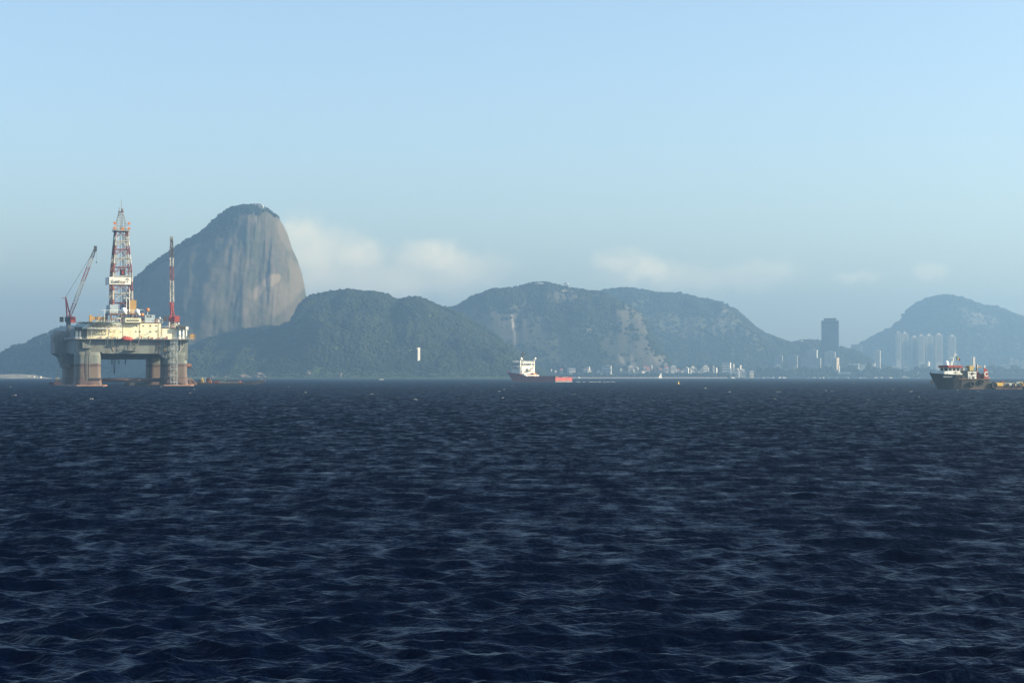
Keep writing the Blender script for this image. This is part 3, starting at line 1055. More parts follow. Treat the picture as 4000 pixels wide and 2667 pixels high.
# the waterfront: white houses and flats among the trees behind the beach
WF = [(2100, 22, 6, 1436, 1462, 3), (2153, 22, 3, 1426, 1452, 4), (2208, 4, 6, 1440, 1452, 2), (2248, 24, 12, 1436, 1456, 3), (2282, 20, 5, 1424, 1452, 4), (2302, 8, 6, 1430, 1452, 0), (2386, 34, 4, 1426, 1456, 4), (2402, 6, 5, 1433, 1454, 2), (2442, 22, 6, 1443, 1455, 1),
      (2492, 14, 6, 1434, 1450, 2), (2546, 8, 4, 1427, 1452, 3), (2596, 38, 4, 1433, 1450, 2), (2604, 4, 6, 1437, 1454, 1), (2640, 12, 8, 1428, 1458, 4), (2624, 5, 5, 1438, 1452, 2), (2688, 14, 6, 1434, 1456, 3), (2716, 16, 6, 1431, 1450, 2), (2746, 14, 14, 1440, 1466, 3),
      (2768, 22, 5, 1428, 1462, 5), (2784, 2, 7, 1427, 1450, 0), (2791, 2, 6, 1429, 1448, 0), (2798, 2, 9, 1436, 1462, 0), (2852, 30, 8, 1414, 1450, 5), (2866, 4, 4, 1422, 1448, 0), (2892, 4, 9, 1424, 1450, 0), (2170, 6, 4, 1444, 1456, 1), (2330, 5, 4, 1436, 1452, 1), (2345, 12, 4, 1447, 1458, 1),
      (2430, 8, 3, 1437, 1452, 1), (2510, 10, 8, 1449, 1462, 1), (2565, 7, 5, 1450, 1462, 1), (2665, 5, 5, 1449, 1460, 1), (2836, 5, 6, 1446, 1460, 1), (2910, 12, 6, 1441, 1458, 1), (2810, 20, 4, 1457, 1468, 1), (2350, 4, 6, 1459, 1468, 0), (2360, 3, 4, 1462, 1470, 0), (2220, 3, 5, 1462, 1470, 0)]
rb = random.Random(8)
for (px, fr, sd, t, b_, rw) in WF:
    big = fr > 18
    building(px, fr, sd * 0.6, t + 2, b_, 5075 + rb.uniform(0, 45) if b_ > 1455 else 5120 + rb.uniform(0, 120), rb.choice([T_WHITE, T_WHITE, T_WHITE, T_BEIGE]) if sd > 2 else T_GREY, 'waterfront_block' if big else 'waterfront_house',
             'pale block of flats among trees behind the beach' if big else 'small white house among trees behind the beach', 'building', 'blocks behind the beach' if big else 'small houses behind the beach',
             phi=rb.choice([rb.uniform(22, 36), -rb.uniform(4, 16)]), rows=rw, cols=max(1, int(fr / 6)) if rw else 0, roof='block' if rb.random() < 0.4 else None, base_z=1.0)
for i in range(70):
    px = rb.uniform(2085, 2960)
    pt = rb.uniform(1436, 1462) - (8 if rb.random() < 0.25 else 0)
    fr = rb.uniform(4, 16)
    building(px, fr, rb.uniform(1, 3), pt, 1470, 5080 + rb.uniform(0, 90), rb.choice([T_WHITE, T_BEIGE, T_GREY, T_BEIGE]), 'low_house', 'small low house half hidden by the trees of the beach front', 'building', 'low houses of the beach front', phi=rb.choice([rb.uniform(12, 30), -rb.uniform(3, 14)]), rows=2 if fr > 7 else 0, cols=3 if fr > 7 else 0, base_z=1.0, roof='tile' if rb.random() < 0.25 else None)
for i in range(60):
    px = rb.uniform(2960, 4060)
    pt = rb.uniform(1418, 1460)
    fr = rb.uniform(8, 30)
    building(px, fr, rb.uniform(1, 3), pt, 1470, 5420 + rb.uniform(0, 500), rb.choice([T_BEIGE, T_BEIGE, T_GREY, T_WHITE, T_TAN]), 'town_block', 'hazy pale town block behind the trees of the quay', 'building', 'hazy blocks behind the quay', phi=rb.choice([rb.uniform(8, 20), -rb.uniform(2, 9)]), rows=3 if fr > 14 else 0, cols=5 if fr > 14 else 0, base_z=1.0, roof='block' if rb.random() < 0.4 else None)
# houses on the wooded slope left of the red ship
for i in range(24):
    px = rb.choice([rb.uniform(1858, 1900), rb.uniform(1905, 2015), rb.uniform(1925, 2010)])
    pt = 1418 + rb.random() * 22 + (8 if px < 1900 else 0)
    building(px, rb.uniform(2, 9), rb.uniform(2.0, 4.5), pt, pt + rb.uniform(8, 14), 4420 + rb.uniform(0, 90) + (px - 1858) * 1.0, rb.choice([T_WHITE, T_WHITE, T_BEIGE]), 'hillside_house', 'small white house on the wooded slope behind the bow of the red ship', 'building', 'small houses on the slope', phi=rb.uniform(30, 50), base_z=0.5, rows=2, cols=1)
# house with the red tiled roof on the shore
o = building(1722, 40, 6, 1452, 1476, 3960, T_BEIGE, 'red_roofed_house', 'big cream house with a red tiled roof on the shore', phi=20, rows=2, cols=6, roof='tile', base_z=1.0)
building(1734, 20, 6, 1464, 1478, 3945, T_WHITE, 'boat_house', 'white boat house on the shore below the red tiled roof', phi=20, rows=1, cols=4, base_z=1.0)
building(1766, 6, 5, 1428, 1440, 4020, T_WHITE, 'small_chapel', 'small white house above the trees right of the red tiled roof', phi=35, base_z=1.0)
building(1796, 14, 4, 1440, 1446, 4060, T_WHITE, 'long_wall', 'short white wall among trees right of the red tiled roof', phi=30, base_z=1.0)


def ground_hit(px, py, hill):
    for Y in np.arange(hill.Yr - hill.front, hill.Yr, 3.0):
        if hill.z(np.array([X_at(px, Y)]), np.array([Y]))[0] >= Z_at(py, Y):
            return float(Y)
    return hill.Yr - hill.front * 0.5


_Y = ground_hit(1634, 1412, H_A) - 6
building(1632, 3, 9, 1357, 1406, _Y, T_WHITE, 'slab_block', 'tall narrow white slab block standing alone on the green shoulder', phi=50, drop=25)
_Y = ground_hit(1600, 1366, H_A) - 3
building(1629, 70, 2, 1357, 1364, _Y, T_BEIGE, 'long_building', 'long low block added for the pale roof glints left of the white slab block', phi=12, drop=14)  # added low block that stands for a faint row of roof glints
for px, w_, lab in ((1568, 8, 'white block added as a roof glint, farthest from the slab block on the green shoulder'), (1580, 6, 'white block added as a roof glint, left of the pair beside the slab block'), (1600, 6, 'white block added as a roof glint, left one of the pair beside the slab block'), (1612, 4, 'small white block added as a roof glint nearest the slab block on green shoulder')):  # small white blocks added to stand for bright bits of roof
    _Y = ground_hit(px, 1360, H_A) - 2
    building(px, w_ * 0.5, w_ * 0.5, 1355, 1360, _Y, T_WHITE, 'hillside_house', lab, phi=40, drop=8)
_Y = ground_hit(1494, 1394, H_A) - 2
building(1494, 5, 4, 1391, 1396, _Y, T_WHITE, 'hillside_hut', 'tiny white hut on the wooded green shoulder left of the slab block', phi=35, drop=8)

# cable-car station on the dome: concrete block, lean wall, white canopies
_Y = 4512.0
st = thing('summit_station', 'grey concrete cable car station on top of the granite dome', 'station', (X_at(1008, _Y), _Y, Z_at(814, _Y)), -0.25)
_s = _Y / F
MB().box(-17 * _s, -8 * _s, -4, 10, -6, 19 * _s).build('tower_block', T_GREY, st)
MB().box(-8 * _s + 0.01, 6 * _s, -1, 9, -6, 18.5 * _s).build('hall', mat('station_concrete', (0.3, 0.27, 0.23), (0.24, 0.22, 0.19), 0.1), st)
MB().prism([(6 * _s, -6), (18 * _s, -6), (18 * _s, 10 * _s), (10 * _s, 18 * _s), (6 * _s, 18 * _s)], 'y', 1, 10).build('wheel_house', T_GREY, st)
for i, x in enumerate((-26, -6, 6, 20)):
    MB().prism([((x) * _s, 2.0), ((x + 8) * _s, 2.0), ((x + 7) * _s, 4.6), ((x + 4) * _s, 5.6), ((x + 1) * _s, 4.6)], 'y', -9, -4.5).build('canopy', T_WHITE, st)
MB().box(-22 * _s, 24 * _s, -10, 8, -9, 1.6).build('terrace', T_GREY, st)
MB().bar((2, 4, 18 * _s), (2, 4, 24 * _s), 0.2, 5).build('aerial', T_GREY, st)

# white canopies on the lower hill
for (px, py, w_, h_, lab) in ((2110, 1116, 40, 7, 'long white sail roof among trees on the rocky hill top'), (2212, 1116, 22, 9, 'bright white shell roof at the right end of the rocky hill top'), (2013, 1131, 10, 6, 'small white kiosk at the left end of the rocky hill top')):
    Y = 5420.0
    s = Y / F
    W_, H_ = w_ * s, h_ * s
    o = thing('canopy_pavilion', lab, 'pavilion', (X_at(px, Y), Y, Z_at(py, Y) + 3.0), -0.4)
    rings = []
    for i in range(9):
        t = i / 8
        ring = []
        for j in range(7):
            q = j / 6
            ring.append(((t - 0.5) * W_, (q - 0.5) * W_ * 0.6, H_ * (0.35 + 0.75 * math.sin(math.pi * t) * math.sin(math.pi * q) ** 0.6)))
        ring += [(x, y, z - 0.5) for x, y, z in reversed(ring)]
        rings.append(ring)
    MB().loft(rings).build('roof_shell', T_WHITE, o)
    for x in (-0.42, 0, 0.42):
        MB().bar((x * W_, -W_ * 0.22, -6), (x * W_, -W_ * 0.22, H_ * 0.4), 0.4, 6).build('post', T_GREY, o)
# ------------------------------------------------------------------ paint
CREAM = mat('cream_paint', (0.86, 0.79, 0.54), (0.55, 0.46, 0.28), 0.2, stretch=(1, 1, 0.35), lo=0.45, hi=0.75)
GREY = mat('grey_hull_paint', (0.18, 0.195, 0.175), (0.09, 0.09, 0.075), 0.12, stretch=(1.4, 1.4, 0.25), lo=0.42, hi=0.7)
STEEL = mat('steel_grey', (0.26, 0.26, 0.25), (0.15, 0.14, 0.12), 0.4)
DARK = mat('dark_steel', (0.025, 0.027, 0.03), (0.06, 0.05, 0.045), 0.4)
WHITE = mat('white_paint', (0.80, 0.78, 0.70), (0.55, 0.50, 0.40), 0.3, lo=0.45, hi=0.8)
RED = mat('red_paint', (0.40, 0.05, 0.035), (0.28, 0.045, 0.035), 0.3)
RUST = mat('rust_brown', (0.24, 0.115, 0.06), (0.14, 0.075, 0.05), 0.3)
YELLOW = mat('ochre_paint', (0.52, 0.30, 0.07), (0.36, 0.22, 0.08), 0.3)
ORANGE = mat('orange_paint', (0.58, 0.20, 0.05), (0.42, 0.15, 0.05), 0.3)
BLUEGREY = mat('pale_blue_steel', (0.42, 0.50, 0.54), (0.30, 0.36, 0.38), 0.4)
GLASS = mat('dark_window', (0.02, 0.025, 0.03), (0.03, 0.035, 0.04), 0.5, rough=0.12, spec=0.6)
RADOME = mat('radome_white', (0.82, 0.82, 0.80), (0.78, 0.78, 0.75), 0.2, rough=0.35)
GREEN = mat('deck_green', (0.10, 0.17, 0.13), (0.16, 0.2, 0.16), 0.3)
BLACKTXT = mat('black_lettering', (0.02, 0.025, 0.03), (0.02, 0.025, 0.03), 0.5)
GOLDTXT = mat('gold_lettering', (0.36, 0.24, 0.13), (0.36, 0.24, 0.13), 0.5)


def banded_mat(name, bands, noise=0.06, nscale=0.15, stretch=(1, 1, 1), wobble=0.6, rough=0.7):
    """bands: list of (height, colour a, colour b): paint changes with the height on the object"""
    m = bpy.data.materials.new(name)
    m.use_nodes = True
    nt = m.node_tree
    N, Lk = nt.nodes, nt.links
    b = N['Principled BSDF']
    b.inputs['Roughness'].default_value = rough
    t = N.new('ShaderNodeTexCoord')
    s = N.new('ShaderNodeSeparateXYZ')
    Lk.new(t.outputs['Object'], s.inputs[0])
    mp = N.new('ShaderNodeMapping')
    mp.inputs['Scale'].default_value = stretch
    Lk.new(t.outputs['Object'], mp.inputs[0])
    n = N.new('ShaderNodeTexNoise')
    n.inputs['Scale'].default_value = nscale
    n.inputs['Detail'].default_value = 6
    n.inputs['Roughness'].default_value = 0.68
    Lk.new(mp.outputs[0], n.inputs['Vector'])
    r = N.new('ShaderNodeMapRange')
    r.inputs['From Min'].default_value = 0.36
    r.inputs['From Max'].default_value = 0.64
    Lk.new(n.outputs[0], r.inputs['Value'])
    hz = N.new('ShaderNodeMath')
    hz.operation = 'MULTIPLY_ADD'
    Lk.new(r.outputs[0], hz.inputs[0])
    hz.inputs[1].default_value = wobble
    Lk.new(s.outputs[2], hz.inputs[2])
    cur = None
    for (h, ca, cb) in bands:
        mx = N.new('ShaderNodeMix')
        mx.data_type = 'RGBA'
        mx.inputs[6].default_value = (*ca, 1)
        mx.inputs[7].default_value = (*cb, 1)
        Lk.new(r.outputs[0], mx.inputs[0])
        if cur is None:
            cur = mx
        else:
            st = N.new('ShaderNodeMath')
            st.operation = 'GREATER_THAN'
            Lk.new(hz.outputs[0], st.inputs[0])
            st.inputs[1].default_value = h
            m2 = N.new('ShaderNodeMix')
            m2.data_type = 'RGBA'
            Lk.new(st.outputs[0], m2.inputs[0])
            Lk.new(cur.outputs[2], m2.inputs[6])
            Lk.new(mx.outputs[2], m2.inputs[7])
            cur = m2
    Lk.new(cur.outputs[2], b.inputs['Base Color'])
    return m


COLUMN = banded_mat('column_paint', [(0, (0.30, 0.14, 0.08), (0.38, 0.24, 0.14)), (1.2, (0.12, 0.07, 0.055), (0.07, 0.036, 0.03)), (5.0, (0.06, 0.03, 0.025), (0.11, 0.075, 0.055)), (6.0, (0.085, 0.055, 0.04), (0.15, 0.11, 0.08)), (13.4, (0.055, 0.024, 0.02), (0.08, 0.045, 0.036)),
                                     (15.2, (0.19, 0.205, 0.18), (0.10, 0.105, 0.085))], stretch=(1, 1, 0.3), wobble=1.0, nscale=0.2)
DERR = []
for _i, _z in enumerate(np.arange(46, 108, 6.2)):
    DERR.append((float(_z), (0.58, 0.55, 0.47) if _i % 2 == 0 else (0.24, 0.05, 0.045), (0.3, 0.25, 0.18) if _i % 2 == 0 else (0.17, 0.06, 0.05)))
DERRICK = banded_mat('derrick_paint', DERR, wobble=0.1)
BOOM1 = banded_mat('boom_paint', [(0, (0.26, 0.045, 0.04), (0.18, 0.05, 0.045)), (57, (0.52, 0.5, 0.44), (0.36, 0.33, 0.27)), (72, (0.26, 0.045, 0.04), (0.18, 0.05, 0.045)), (82, (0.52, 0.5, 0.44), (0.36, 0.33, 0.27)), (88, (0.06, 0.05, 0.05), (0.1, 0.08, 0.07))], wobble=0.1)

# ------------------------------------------------------------------ the drilling rig
RA = math.radians(21)
RCA, RSA = math.cos(RA), math.sin(RA)
RO = (-288.0, 1290.0)


def RU(px, c):
    k = (px - 2000.0) / F
    return (k * (RO[1] + c * RCA) - RO[0] + c * RSA) / (RCA - k * RSA)


def RZ(py, u, c):
    return EYE + (HZ - py) * (RO[1] + u * RSA + c * RCA) / F


def A(zx, zy, c):
    """point on the plane at depth c behind the rig's long face, from the enlarged view of its hull"""
    u = RU(180 + zx / 3.92, c)
    return u, RZ(1120 + zy / 3.92, u, c)


def rounded_rect(x0, x1, y0, y1, r, n=5):
    pts = []
    for (cx, cy, a0) in ((x1 - r, y0 + r, -90), (x1 - r, y1 - r, 0), (x0 + r, y1 - r, 90), (x0 + r, y0 + r, 180)):
        for i in range(n + 1):
            a = math.radians(a0 + 90 * i / n)
            pts.append((cx + r * math.cos(a), cy + r * math.sin(a)))
    return pts


def railing(mb, pts, z, h=1.15, step=2.4, r=0.06):
    for a, b in zip(pts[:-1], pts[1:]):
        a, b = Vector((*a, z)), Vector((*b, z))
        n = max(1, int((b - a).length / step))
        for i in range(n + 1):
            p = a.lerp(b, i / n)
            mb.bar(p, p + Vector((0, 0, h)), r, 4)
        for k in (0.55, 1.0):
            mb.bar(a + Vector((0, 0, h * k)), b + Vector((0, 0, h * k)), r, 4)


def lattice(mb, p, q, w0, w1, n, r, rb, side):
    """square lattice boom from p to q; side = a vector across it"""
    p, q = Vector(p), Vector(q)
    d = (q - p).normalized()
    s = Vector(side)
    s = (s - d * s.dot(d)).normalized()
    t = d.cross(s)
    rows = []
    for i in range(n + 1):
        k = i / n
        w = (w0 + (w1 - w0) * k) / 2
        c = p.lerp(q, k)
        rows.append([c + s * w + t * w, c - s * w + t * w, c - s * w - t * w, c + s * w - t * w])
    for i in range(n):
        for j in range(4):
            mb.bar(rows[i][j], rows[i + 1][j], r, 4)
            j2 = (j + 1) % 4
            if i % 2:
                mb.bar(rows[i][j], rows[i + 1][j2], rb, 3)
            else:
                mb.bar(rows[i][j2], rows[i + 1][j], rb, 3)
            mb.bar(rows[i + 1][j], rows[i + 1][j2], rb, 3)


def build_rig():
    W, D = 74.0, 70.0
    ZB, ZT = 21.6, 30.9
    rig = thing('drilling_rig', 'large drilling rig with red and white lattice derrick on four rust stained columns', 'oil rig', (RO[0], RO[1], 0), RA)
    # four columns, flaring at foot and shoulder
    for (x0, x1) in ((0, 16.2), (W - 16.2, W)):
        for (y0, y1) in ((0, 16.2), (D - 16.2, D)):
            rings = []
            for z, g in ((-6, 0.9), (0.3, 0.9), (2.5, 0.5), (5.0, 0.2), (9, 0.0), (16, 0.0), (20, 0.1), (ZB + 1, 0.3)):
                rings.append([(a, b, z) for a, b in rounded_rect(x0 - g, x1 + g, y0 - g, y1 + g, 3.2)])
            MB().loft(rings).build('column', COLUMN, rig, True)
    for x0, x1 in ((-3.2, 19.5), (W - 19.5, W + 3.6)):
        MB().prism(rounded_rect(x0, x1, -5.5, D + 6, 3.0), 'z', -6, 0.75).build('pontoon', COLUMN, rig)
    # braces between the columns low over the water
    MB().bar((15.5, 9, 3.9), (W - 15.5, 9, 3.9), 1.25, 14).build('brace_tube', COLUMN, rig, True)
    MB().bar((15.5, D - 9, 3.9), (W - 15.5, D - 9, 3.9), 1.25, 14).build('brace_tube', COLUMN, rig, True)
    # deck box: outer ring and the deeper middle
    mb = MB().prism([(0, ZB + 0.9), (15.8, ZB + 0.9), (17.2, ZB), (W - 20, ZB), (W - 16.5, ZB - 2.6), (W - 14.5, ZB - 4), (W, ZB - 4), (W, ZT), (0, ZT)], 'y', 0.06, 16)
    mb.prism([(0.1, ZB), (W - 0.1, ZB), (W - 0.1, ZT), (0.1, ZT)], 'y', 16, D)
    mb.build('deck_box', GREY, rig)
    mb = MB().box(17.5, W - 17.5, 16.2, D - 1, ZB - 3.0, ZB + 0.2)
    mb.box(17.3, W - 17.3, 0.4, 16.15, ZB - 0.25, ZB + 0.2)
    for i in range(7):
        mb.box(18 + i * 5.6, 18.6 + i * 5.6, 16.5, D - 2, ZB - 3.5, ZB - 2.9)
    mb.build('underdeck_beams', DARK, rig)
    # walkway round the deck with its rail
    MB().prism([(-1.5, -3.8), (W + 3.2, -3.8), (W + 3.2, 1.4), (W + 1, 4), (W + 1, D), (-1.5, D)], 'z', ZT + 0.01, ZT + 0.5).build('walkway', STEEL, rig)
    mb = MB()
    railing(mb, [(-1.4, D), (-1.4, -3.7), (W + 3.1, -3.7), (W + 3.1, 1.3), (W + 0.9, 4.1), (W + 0.9, D)], ZT + 0.5)
    mb.build('railing', WHITE, rig)
    # vertical pipes and rubbing bars on the hull face
    r = random.Random(4)
    for i in range(22):
        x = r.choice([r.uniform(2, 6), r.uniform(12, 24), r.uniform(W - 24, W - 15), r.uniform(W - 8, W - 2)])
        z0 = ZT - r.uniform(3, 8.5)
        MB().path([(x, -0.25, ZT - 0.2), (x, -0.25, z0), (x + r.choice([-1.2, 1.2]), -0.25, z0 - 1.2)], r.uniform(0.1, 0.2), 5).build('hull_pipe', r.choice([STEEL, WHITE, STEEL, YELLOW, RUST]), rig)
    # --- accommodation
    xl, xm, xr = A(625, 0, 1.5)[0], A(1760, 0, 1.5)[0], A(2003, 0, 1.5)[0]
    zt1, zt2 = A(1500, 556, 1.5)[1], A(1880, 636, 1.5)[1]
    h0 = ZT + 0.5
    mb = MB().prism([(xl, h0), (xm, h0), (xm, zt1), (xl + 5.5, zt1), (xl, zt1 - 3.4)], 'y', 1.5, 24)
    hs = mb.build('accommodation_block', CREAM, rig)
    MB().box(xl + 5, xm + 0.4, 1.2, 24.2, zt1 + 0.003, zt1 + 0.35).build('roof_edge', RUST, hs)
    mb = MB().box(xm + 0.003, xr, 1.5, 20, h0, zt2)
    h2 = mb.build('engine_house', CREAM, rig)
    MB().box(xm + 0.01, xr + 0.3, 1.2, 20.2, zt2 + 0.003, zt2 + 0.3).build('roof_edge', RUST, h2)
    wins = [(1390, 602), (1490, 600), (1595, 598), (1685, 597), (1375, 686), (1437, 686), (1595, 684), (1690, 683)]
    for zx, zy in wins:
        u, z = A(zx, zy, 1.5)
        MB().box(u - 0.5, u + 0.5, 1.38, 1.52, z - 0.4, z + 0.4).build('window', GLASS, hs)
    for zx in (845, 893, 985, 1050, 1140, 770):
        u, z = A(zx, 692, 1.5)
        MB().bar((u, 1.35, z), (u, 1.55, z), 0.33, 10).build('porthole', GLASS, hs)
    # white weld ribs, pipes and the outside stair on the long wall
    for zx in (1728, 1780, 1182, 1440):
        u, _ = A(zx, 600, 1.2)
        MB().bar((u, 1.2, h0), (u, 1.2, zt1 - 0.3 if zx < 1760 else zt2 - 0.2), 0.12, 5).build('wall_pipe', STEEL, hs)
    a, b = A(1520, 742, -1.2), A(1710, 648, -1.2)
    mb = MB()
    for dy in (-1.3, -0.3):
        mb.bar((a[0], dy, a[1]), (b[0], dy, b[1]), 0.16, 5)
        mb.bar((a[0], dy, a[1] + 1.1), (b[0], dy, b[1] + 1.1), 0.08, 4)
    for i in range(12):
        t = i / 11
        mb.box(a[0] + (b[0] - a[0]) * t - 0.12, a[0] + (b[0] - a[0]) * t + 0.12, -1.3, -0.3, a[1] + (b[1] - a[1]) * t - 0.04, a[1] + (b[1] - a[1]) * t + 0.04)
    mb.build('outside_stair', WHITE, hs)
    # control room on the roof, six windows
    c0, c1 = A(1215, 0, -0.4)[0], A(1452, 0, -0.4)[0]
    zb, zc = zt1 + 0.36, A(1330, 472, -0.4)[1]
    cr = MB().box(c0, c1, -0.4, 9, zb, zc).build('control_room', CREAM, rig)
    MB().box(c0 - 0.3, c1 + 0.3, -0.7, 9.3, zc + 0.003, zc + 0.3).build('roof_edge', DARK, cr)
    MB().box(c0 - 1.2, c1 + 1.2, -1.6, 0.9, zb - 0.33, zb - 0.05).build('ledge', STEEL, cr)
    for i in range(6):
        u, z = A(1243 + i * 33.6, 517, -0.4)
        MB().box(u - 0.52, u + 0.52, -0.52, -0.38, z - 0.45, z + 0.45).build('window', GLASS, cr)
    for i in range(5):
        u, z = A(1260 + i * 33.6, 517, -0.4)
        MB().box(u - 0.05, u + 0.05, -0.48, -0.39, zb, zc - 0.1).build('panel_seam', STEEL, cr)
    # grey cabin beside it
    g0, g1 = A(1517, 0, 5)[0], A(1668, 0, 5)[0]
    gz = A(1590, 432, 5)[1]
    gc = MB().box(g0, g1, 5, 13, zt1 + 0.36, gz).build('grey_cabin', BLUEGREY, rig)
    for zx in (1556, 1602):
        u, z = A(zx, 455, 5)
        MB().box(u - 0.6, u + 0.6, 4.88, 5.02, z - 0.6, z + 0.6).build('window', GLASS, gc)
    # radomes on legs
    for zx, zy, px_r in ((1192, 366, 50), (1393, 378, 40), (1424, 424, 22), (1216, 402, 24)):
        c = 6.0
        u, z = A(zx, zy, c)
        rr = px_r / 3.92 * 0.171
        mb = MB().ball((u, c, z), rr, 20, 12)
        d = mb.build('radome', RADOME, rig, True)
        mb = MB()
        for a in range(3):
            t = 2 * math.pi * a / 3
            mb.bar((u + 0.7 * rr * math.cos(t), c + 0.7 * rr * math.sin(t), z - rr * 0.7), (u + rr * math.cos(t), c + rr * math.sin(t), zb), 0.12, 4)
        mb.build('radome_legs', STEEL, d)
    # orange flood-light drum on a stalk and horn-shaped vents
    for zx, zy, rr, zlow in ((1556, 352, 1.25, 430), (1472, 430, 1.2, 470)):
        u, z = A(zx, zy, 8)
        o = MB().bar((u, 7.5, z), (u, 8.6, z), rr, 16).build('orange_drum', ORANGE, rig, True)
        MB().bar((u, 8, z - rr), (u, 8, A(zx, zlow, 8)[1]), 0.15, 5).build('stalk', WHITE, o)
    for zx, zy, c in ((1722, 490, 4), (1098, 440, 8), (1108, 500, 5), (2010, 575, 6)):
        u, z = A(zx, zy, c)
        mb = MB().bar((u, c, zt1 if zx < 1760 else zt2), (u, c, z), 0.4, 8)
        mb.bar((u, c, z), (u + 1.0, c - 0.8, z + 0.6), 0.42, 8, 0.6)
        mb.build('vent_cowl', r.choice([WHITE, ORANGE, CREAM]), rig)
    # --- helideck, carried out over the long side on a truss and raking struts
    hx0, hx1 = A(505, 0, -9)[0], A(1165, 0, -9)[0]
    hz = A(850, 553, -9)[1]
    cxh, cyh, rh = (hx0 + hx1) / 2, -1.0, (hx1 - hx0) / 2
    octo = [(cxh + rh * 1.04 * math.cos(math.radians(22.5 + 45 * i)), cyh + rh * 0.86 * math.sin(math.radians(22.5 + 45 * i))) for i in range(8)]
    hd = MB().prism(octo, 'z', hz, hz + 0.45).build('helideck', GREEN, rig)
    mb = MB()
    net = [(cxh + (x - cxh) * 1.11, cyh + (y - cyh) * 1.11) for x, y in octo]
    for i in range(8):
        j = (i + 1) % 8
        for k in range(4):
            p = Vector(octo[i]).lerp(Vector(octo[j]), k / 4)
            q = Vector(net[i]).lerp(Vector(net[j]), k / 4)
            mb.bar((p.x, p.y, hz + 0.2), (q.x, q.y, hz + 0.5), 0.07, 4)
        mb.bar((*net[i], hz + 0.5), (*net[j], hz + 0.5), 0.08, 4)
    mb.build('safety_net', STEEL, hd)
    mb = MB()
    zlo = A(850, 640, -6)[1]
    for y in (-9.0, -2.5):
        x0, x1 = cxh - rh * 0.62, cxh + rh * 0.95
        mb.box(x0, x1, y - 0.22, y + 0.22, hz - 0.75, hz - 0.25)
        mb.box(x0, x1, y - 0.22, y + 0.22, zlo - 0.25, zlo + 0.25)
        n = 9
        for i in range(n):
            xa, xb = x0 + (x1 - x0) * i / n, x0 + (x1 - x0) * (i + 1) / n
            mb.bar((xa, y, zlo), (xb, y, hz - 0.5), 0.14, 4)
            mb.bar((xb, y, zlo), (xb, y, hz - 0.5), 0.12, 4)
    for x in np.linspace(cxh - rh * 0.6, cxh + rh * 0.9, 6):
        mb.bar((x, -9, zlo), (x, 1.4, zlo), 0.14, 4)
        mb.bar((x, -9, hz - 0.5), (x, 1.4, hz - 0.5), 0.16, 4)
    mb.build('truss', WHITE, hd)
    for (zx0, zy0, zx1, zy1) in ((706, 650, 665, 880), (968, 648, 937, 875)):
        p, q = A(zx0, zy0, -8.5), A(zx1, zy1, -0.1)
        MB().bar((p[0], -8.5, p[1]), (q[0], -0.05, q[1]), 0.3, 8).build('support_strut', WHITE, hd)
    p, q = A(640, 560, -8), A(706, 640, -8)
    MB().bar((p[0], -8, p[1]), (q[0], -8, q[1]), 0.2, 6).build('support_strut', WHITE, hd)
    # --- louvred intakes and exhaust stacks on the two near corners
    for (zx0, zx1, zy0, zy1, c) in ((2012, 2136, 592, 650, -1.5), (440, 552, 612, 668, -1.5)):
        u0, u1 = A(zx0, 0, c)[0], A(zx1, 0, c)[0]
        z1, z0 = A(zx0, zy0, c)[1], A(zx0, zy1, c)[1]
        lb = MB().box(u0, u1, c, c + 4.5, z0, z1).build('louvre_box', GREY, rig)
        for i in range(5):
            w = (u1 - u0) / 5
            MB().box(u0 + w * i + 0.15, u0 + w * (i + 1) - 0.15, c - 0.06, c + 0.02, z0 + 0.1, z1 - 0.3).build('louvre', DARK, lb)
        for i in range(2):
            uc = u0 + (u1 - u0) * (0.3 + 0.45 * i)
            mb = MB().bar((uc, c + 1.6, h0 - 0.2), (uc, c + 1.6, z0 + 0.1), 0.8, 12)
            mb.bar((uc, c + 1.6, h0 - 0.2), (uc, c + 1.6, h0 + 1.6), 1.25, 12, 0.8)
            mb.build('exhaust_stack', WHITE, rig, True)
    u0, u1 = A(2140, 0, -1)[0], A(2180, 0, -1)[0]
    mb = MB().box(u0, u1, -1, 3, A(2150, 660, -1)[1], A(2150, 610, -1)[1])
    mb.bar(((u0 + u1) / 2 - 0.4, 0, h0), ((u0 + u1) / 2 - 0.4, 0, A(2150, 655, -1)[1]), 0.55, 10)
    mb.build('air_intake', WHITE, rig)
    mb = MB()
    u0, u1, z0, z1 = W + 1.2, W + 4.4, h0 + 0.02, h0 + 3.4
    for x in (u0, u1):
        for y in (-2, 1.2):
            mb.bar((x, y, z0), (x, y, z1), 0.13, 4)
    for z in (z0 + 0.1, z1, (z0 + z1) / 2):
        mb.path([(u0, -2, z), (u1, -2, z), (u1, 1.2, z), (u0, 1.2, z), (u0, -2, z)], 0.1, 4)
    mb.box(u0 + 0.2, u1 - 0.2, -1.8, 1, z0 + 0.4, z1 - 0.3)
    mb.build('survival_raft_cage', YELLOW, rig)
    # --- far left corner block that overhangs the side
    mb = MB().box(-7.5, 3, D - 22, D + 1, ZB + 0.5, ZT + 4.0)
    mb.prism([(-7.5, ZB + 0.5), (3, ZB + 0.5), (3, ZB - 9), (-1.0, ZB - 9), (-3.6, ZB - 2)], 'y', D - 20, D - 2)
    cb = mb.build('corner_block', GREY, rig)
    for y in (D - 19, D - 13):
        MB().box(-7.62, -7.48, y, y + 2.0, ZT - 1.5, ZT + 2.2).build('doorway', DARK, cb)
    mb = MB()
    railing(mb, [(3, D - 22), (-7.4, D - 22), (-7.4, D + 0.8)], ZT + 4.0, 1.2)
    mb.build('railing', STEEL, cb)
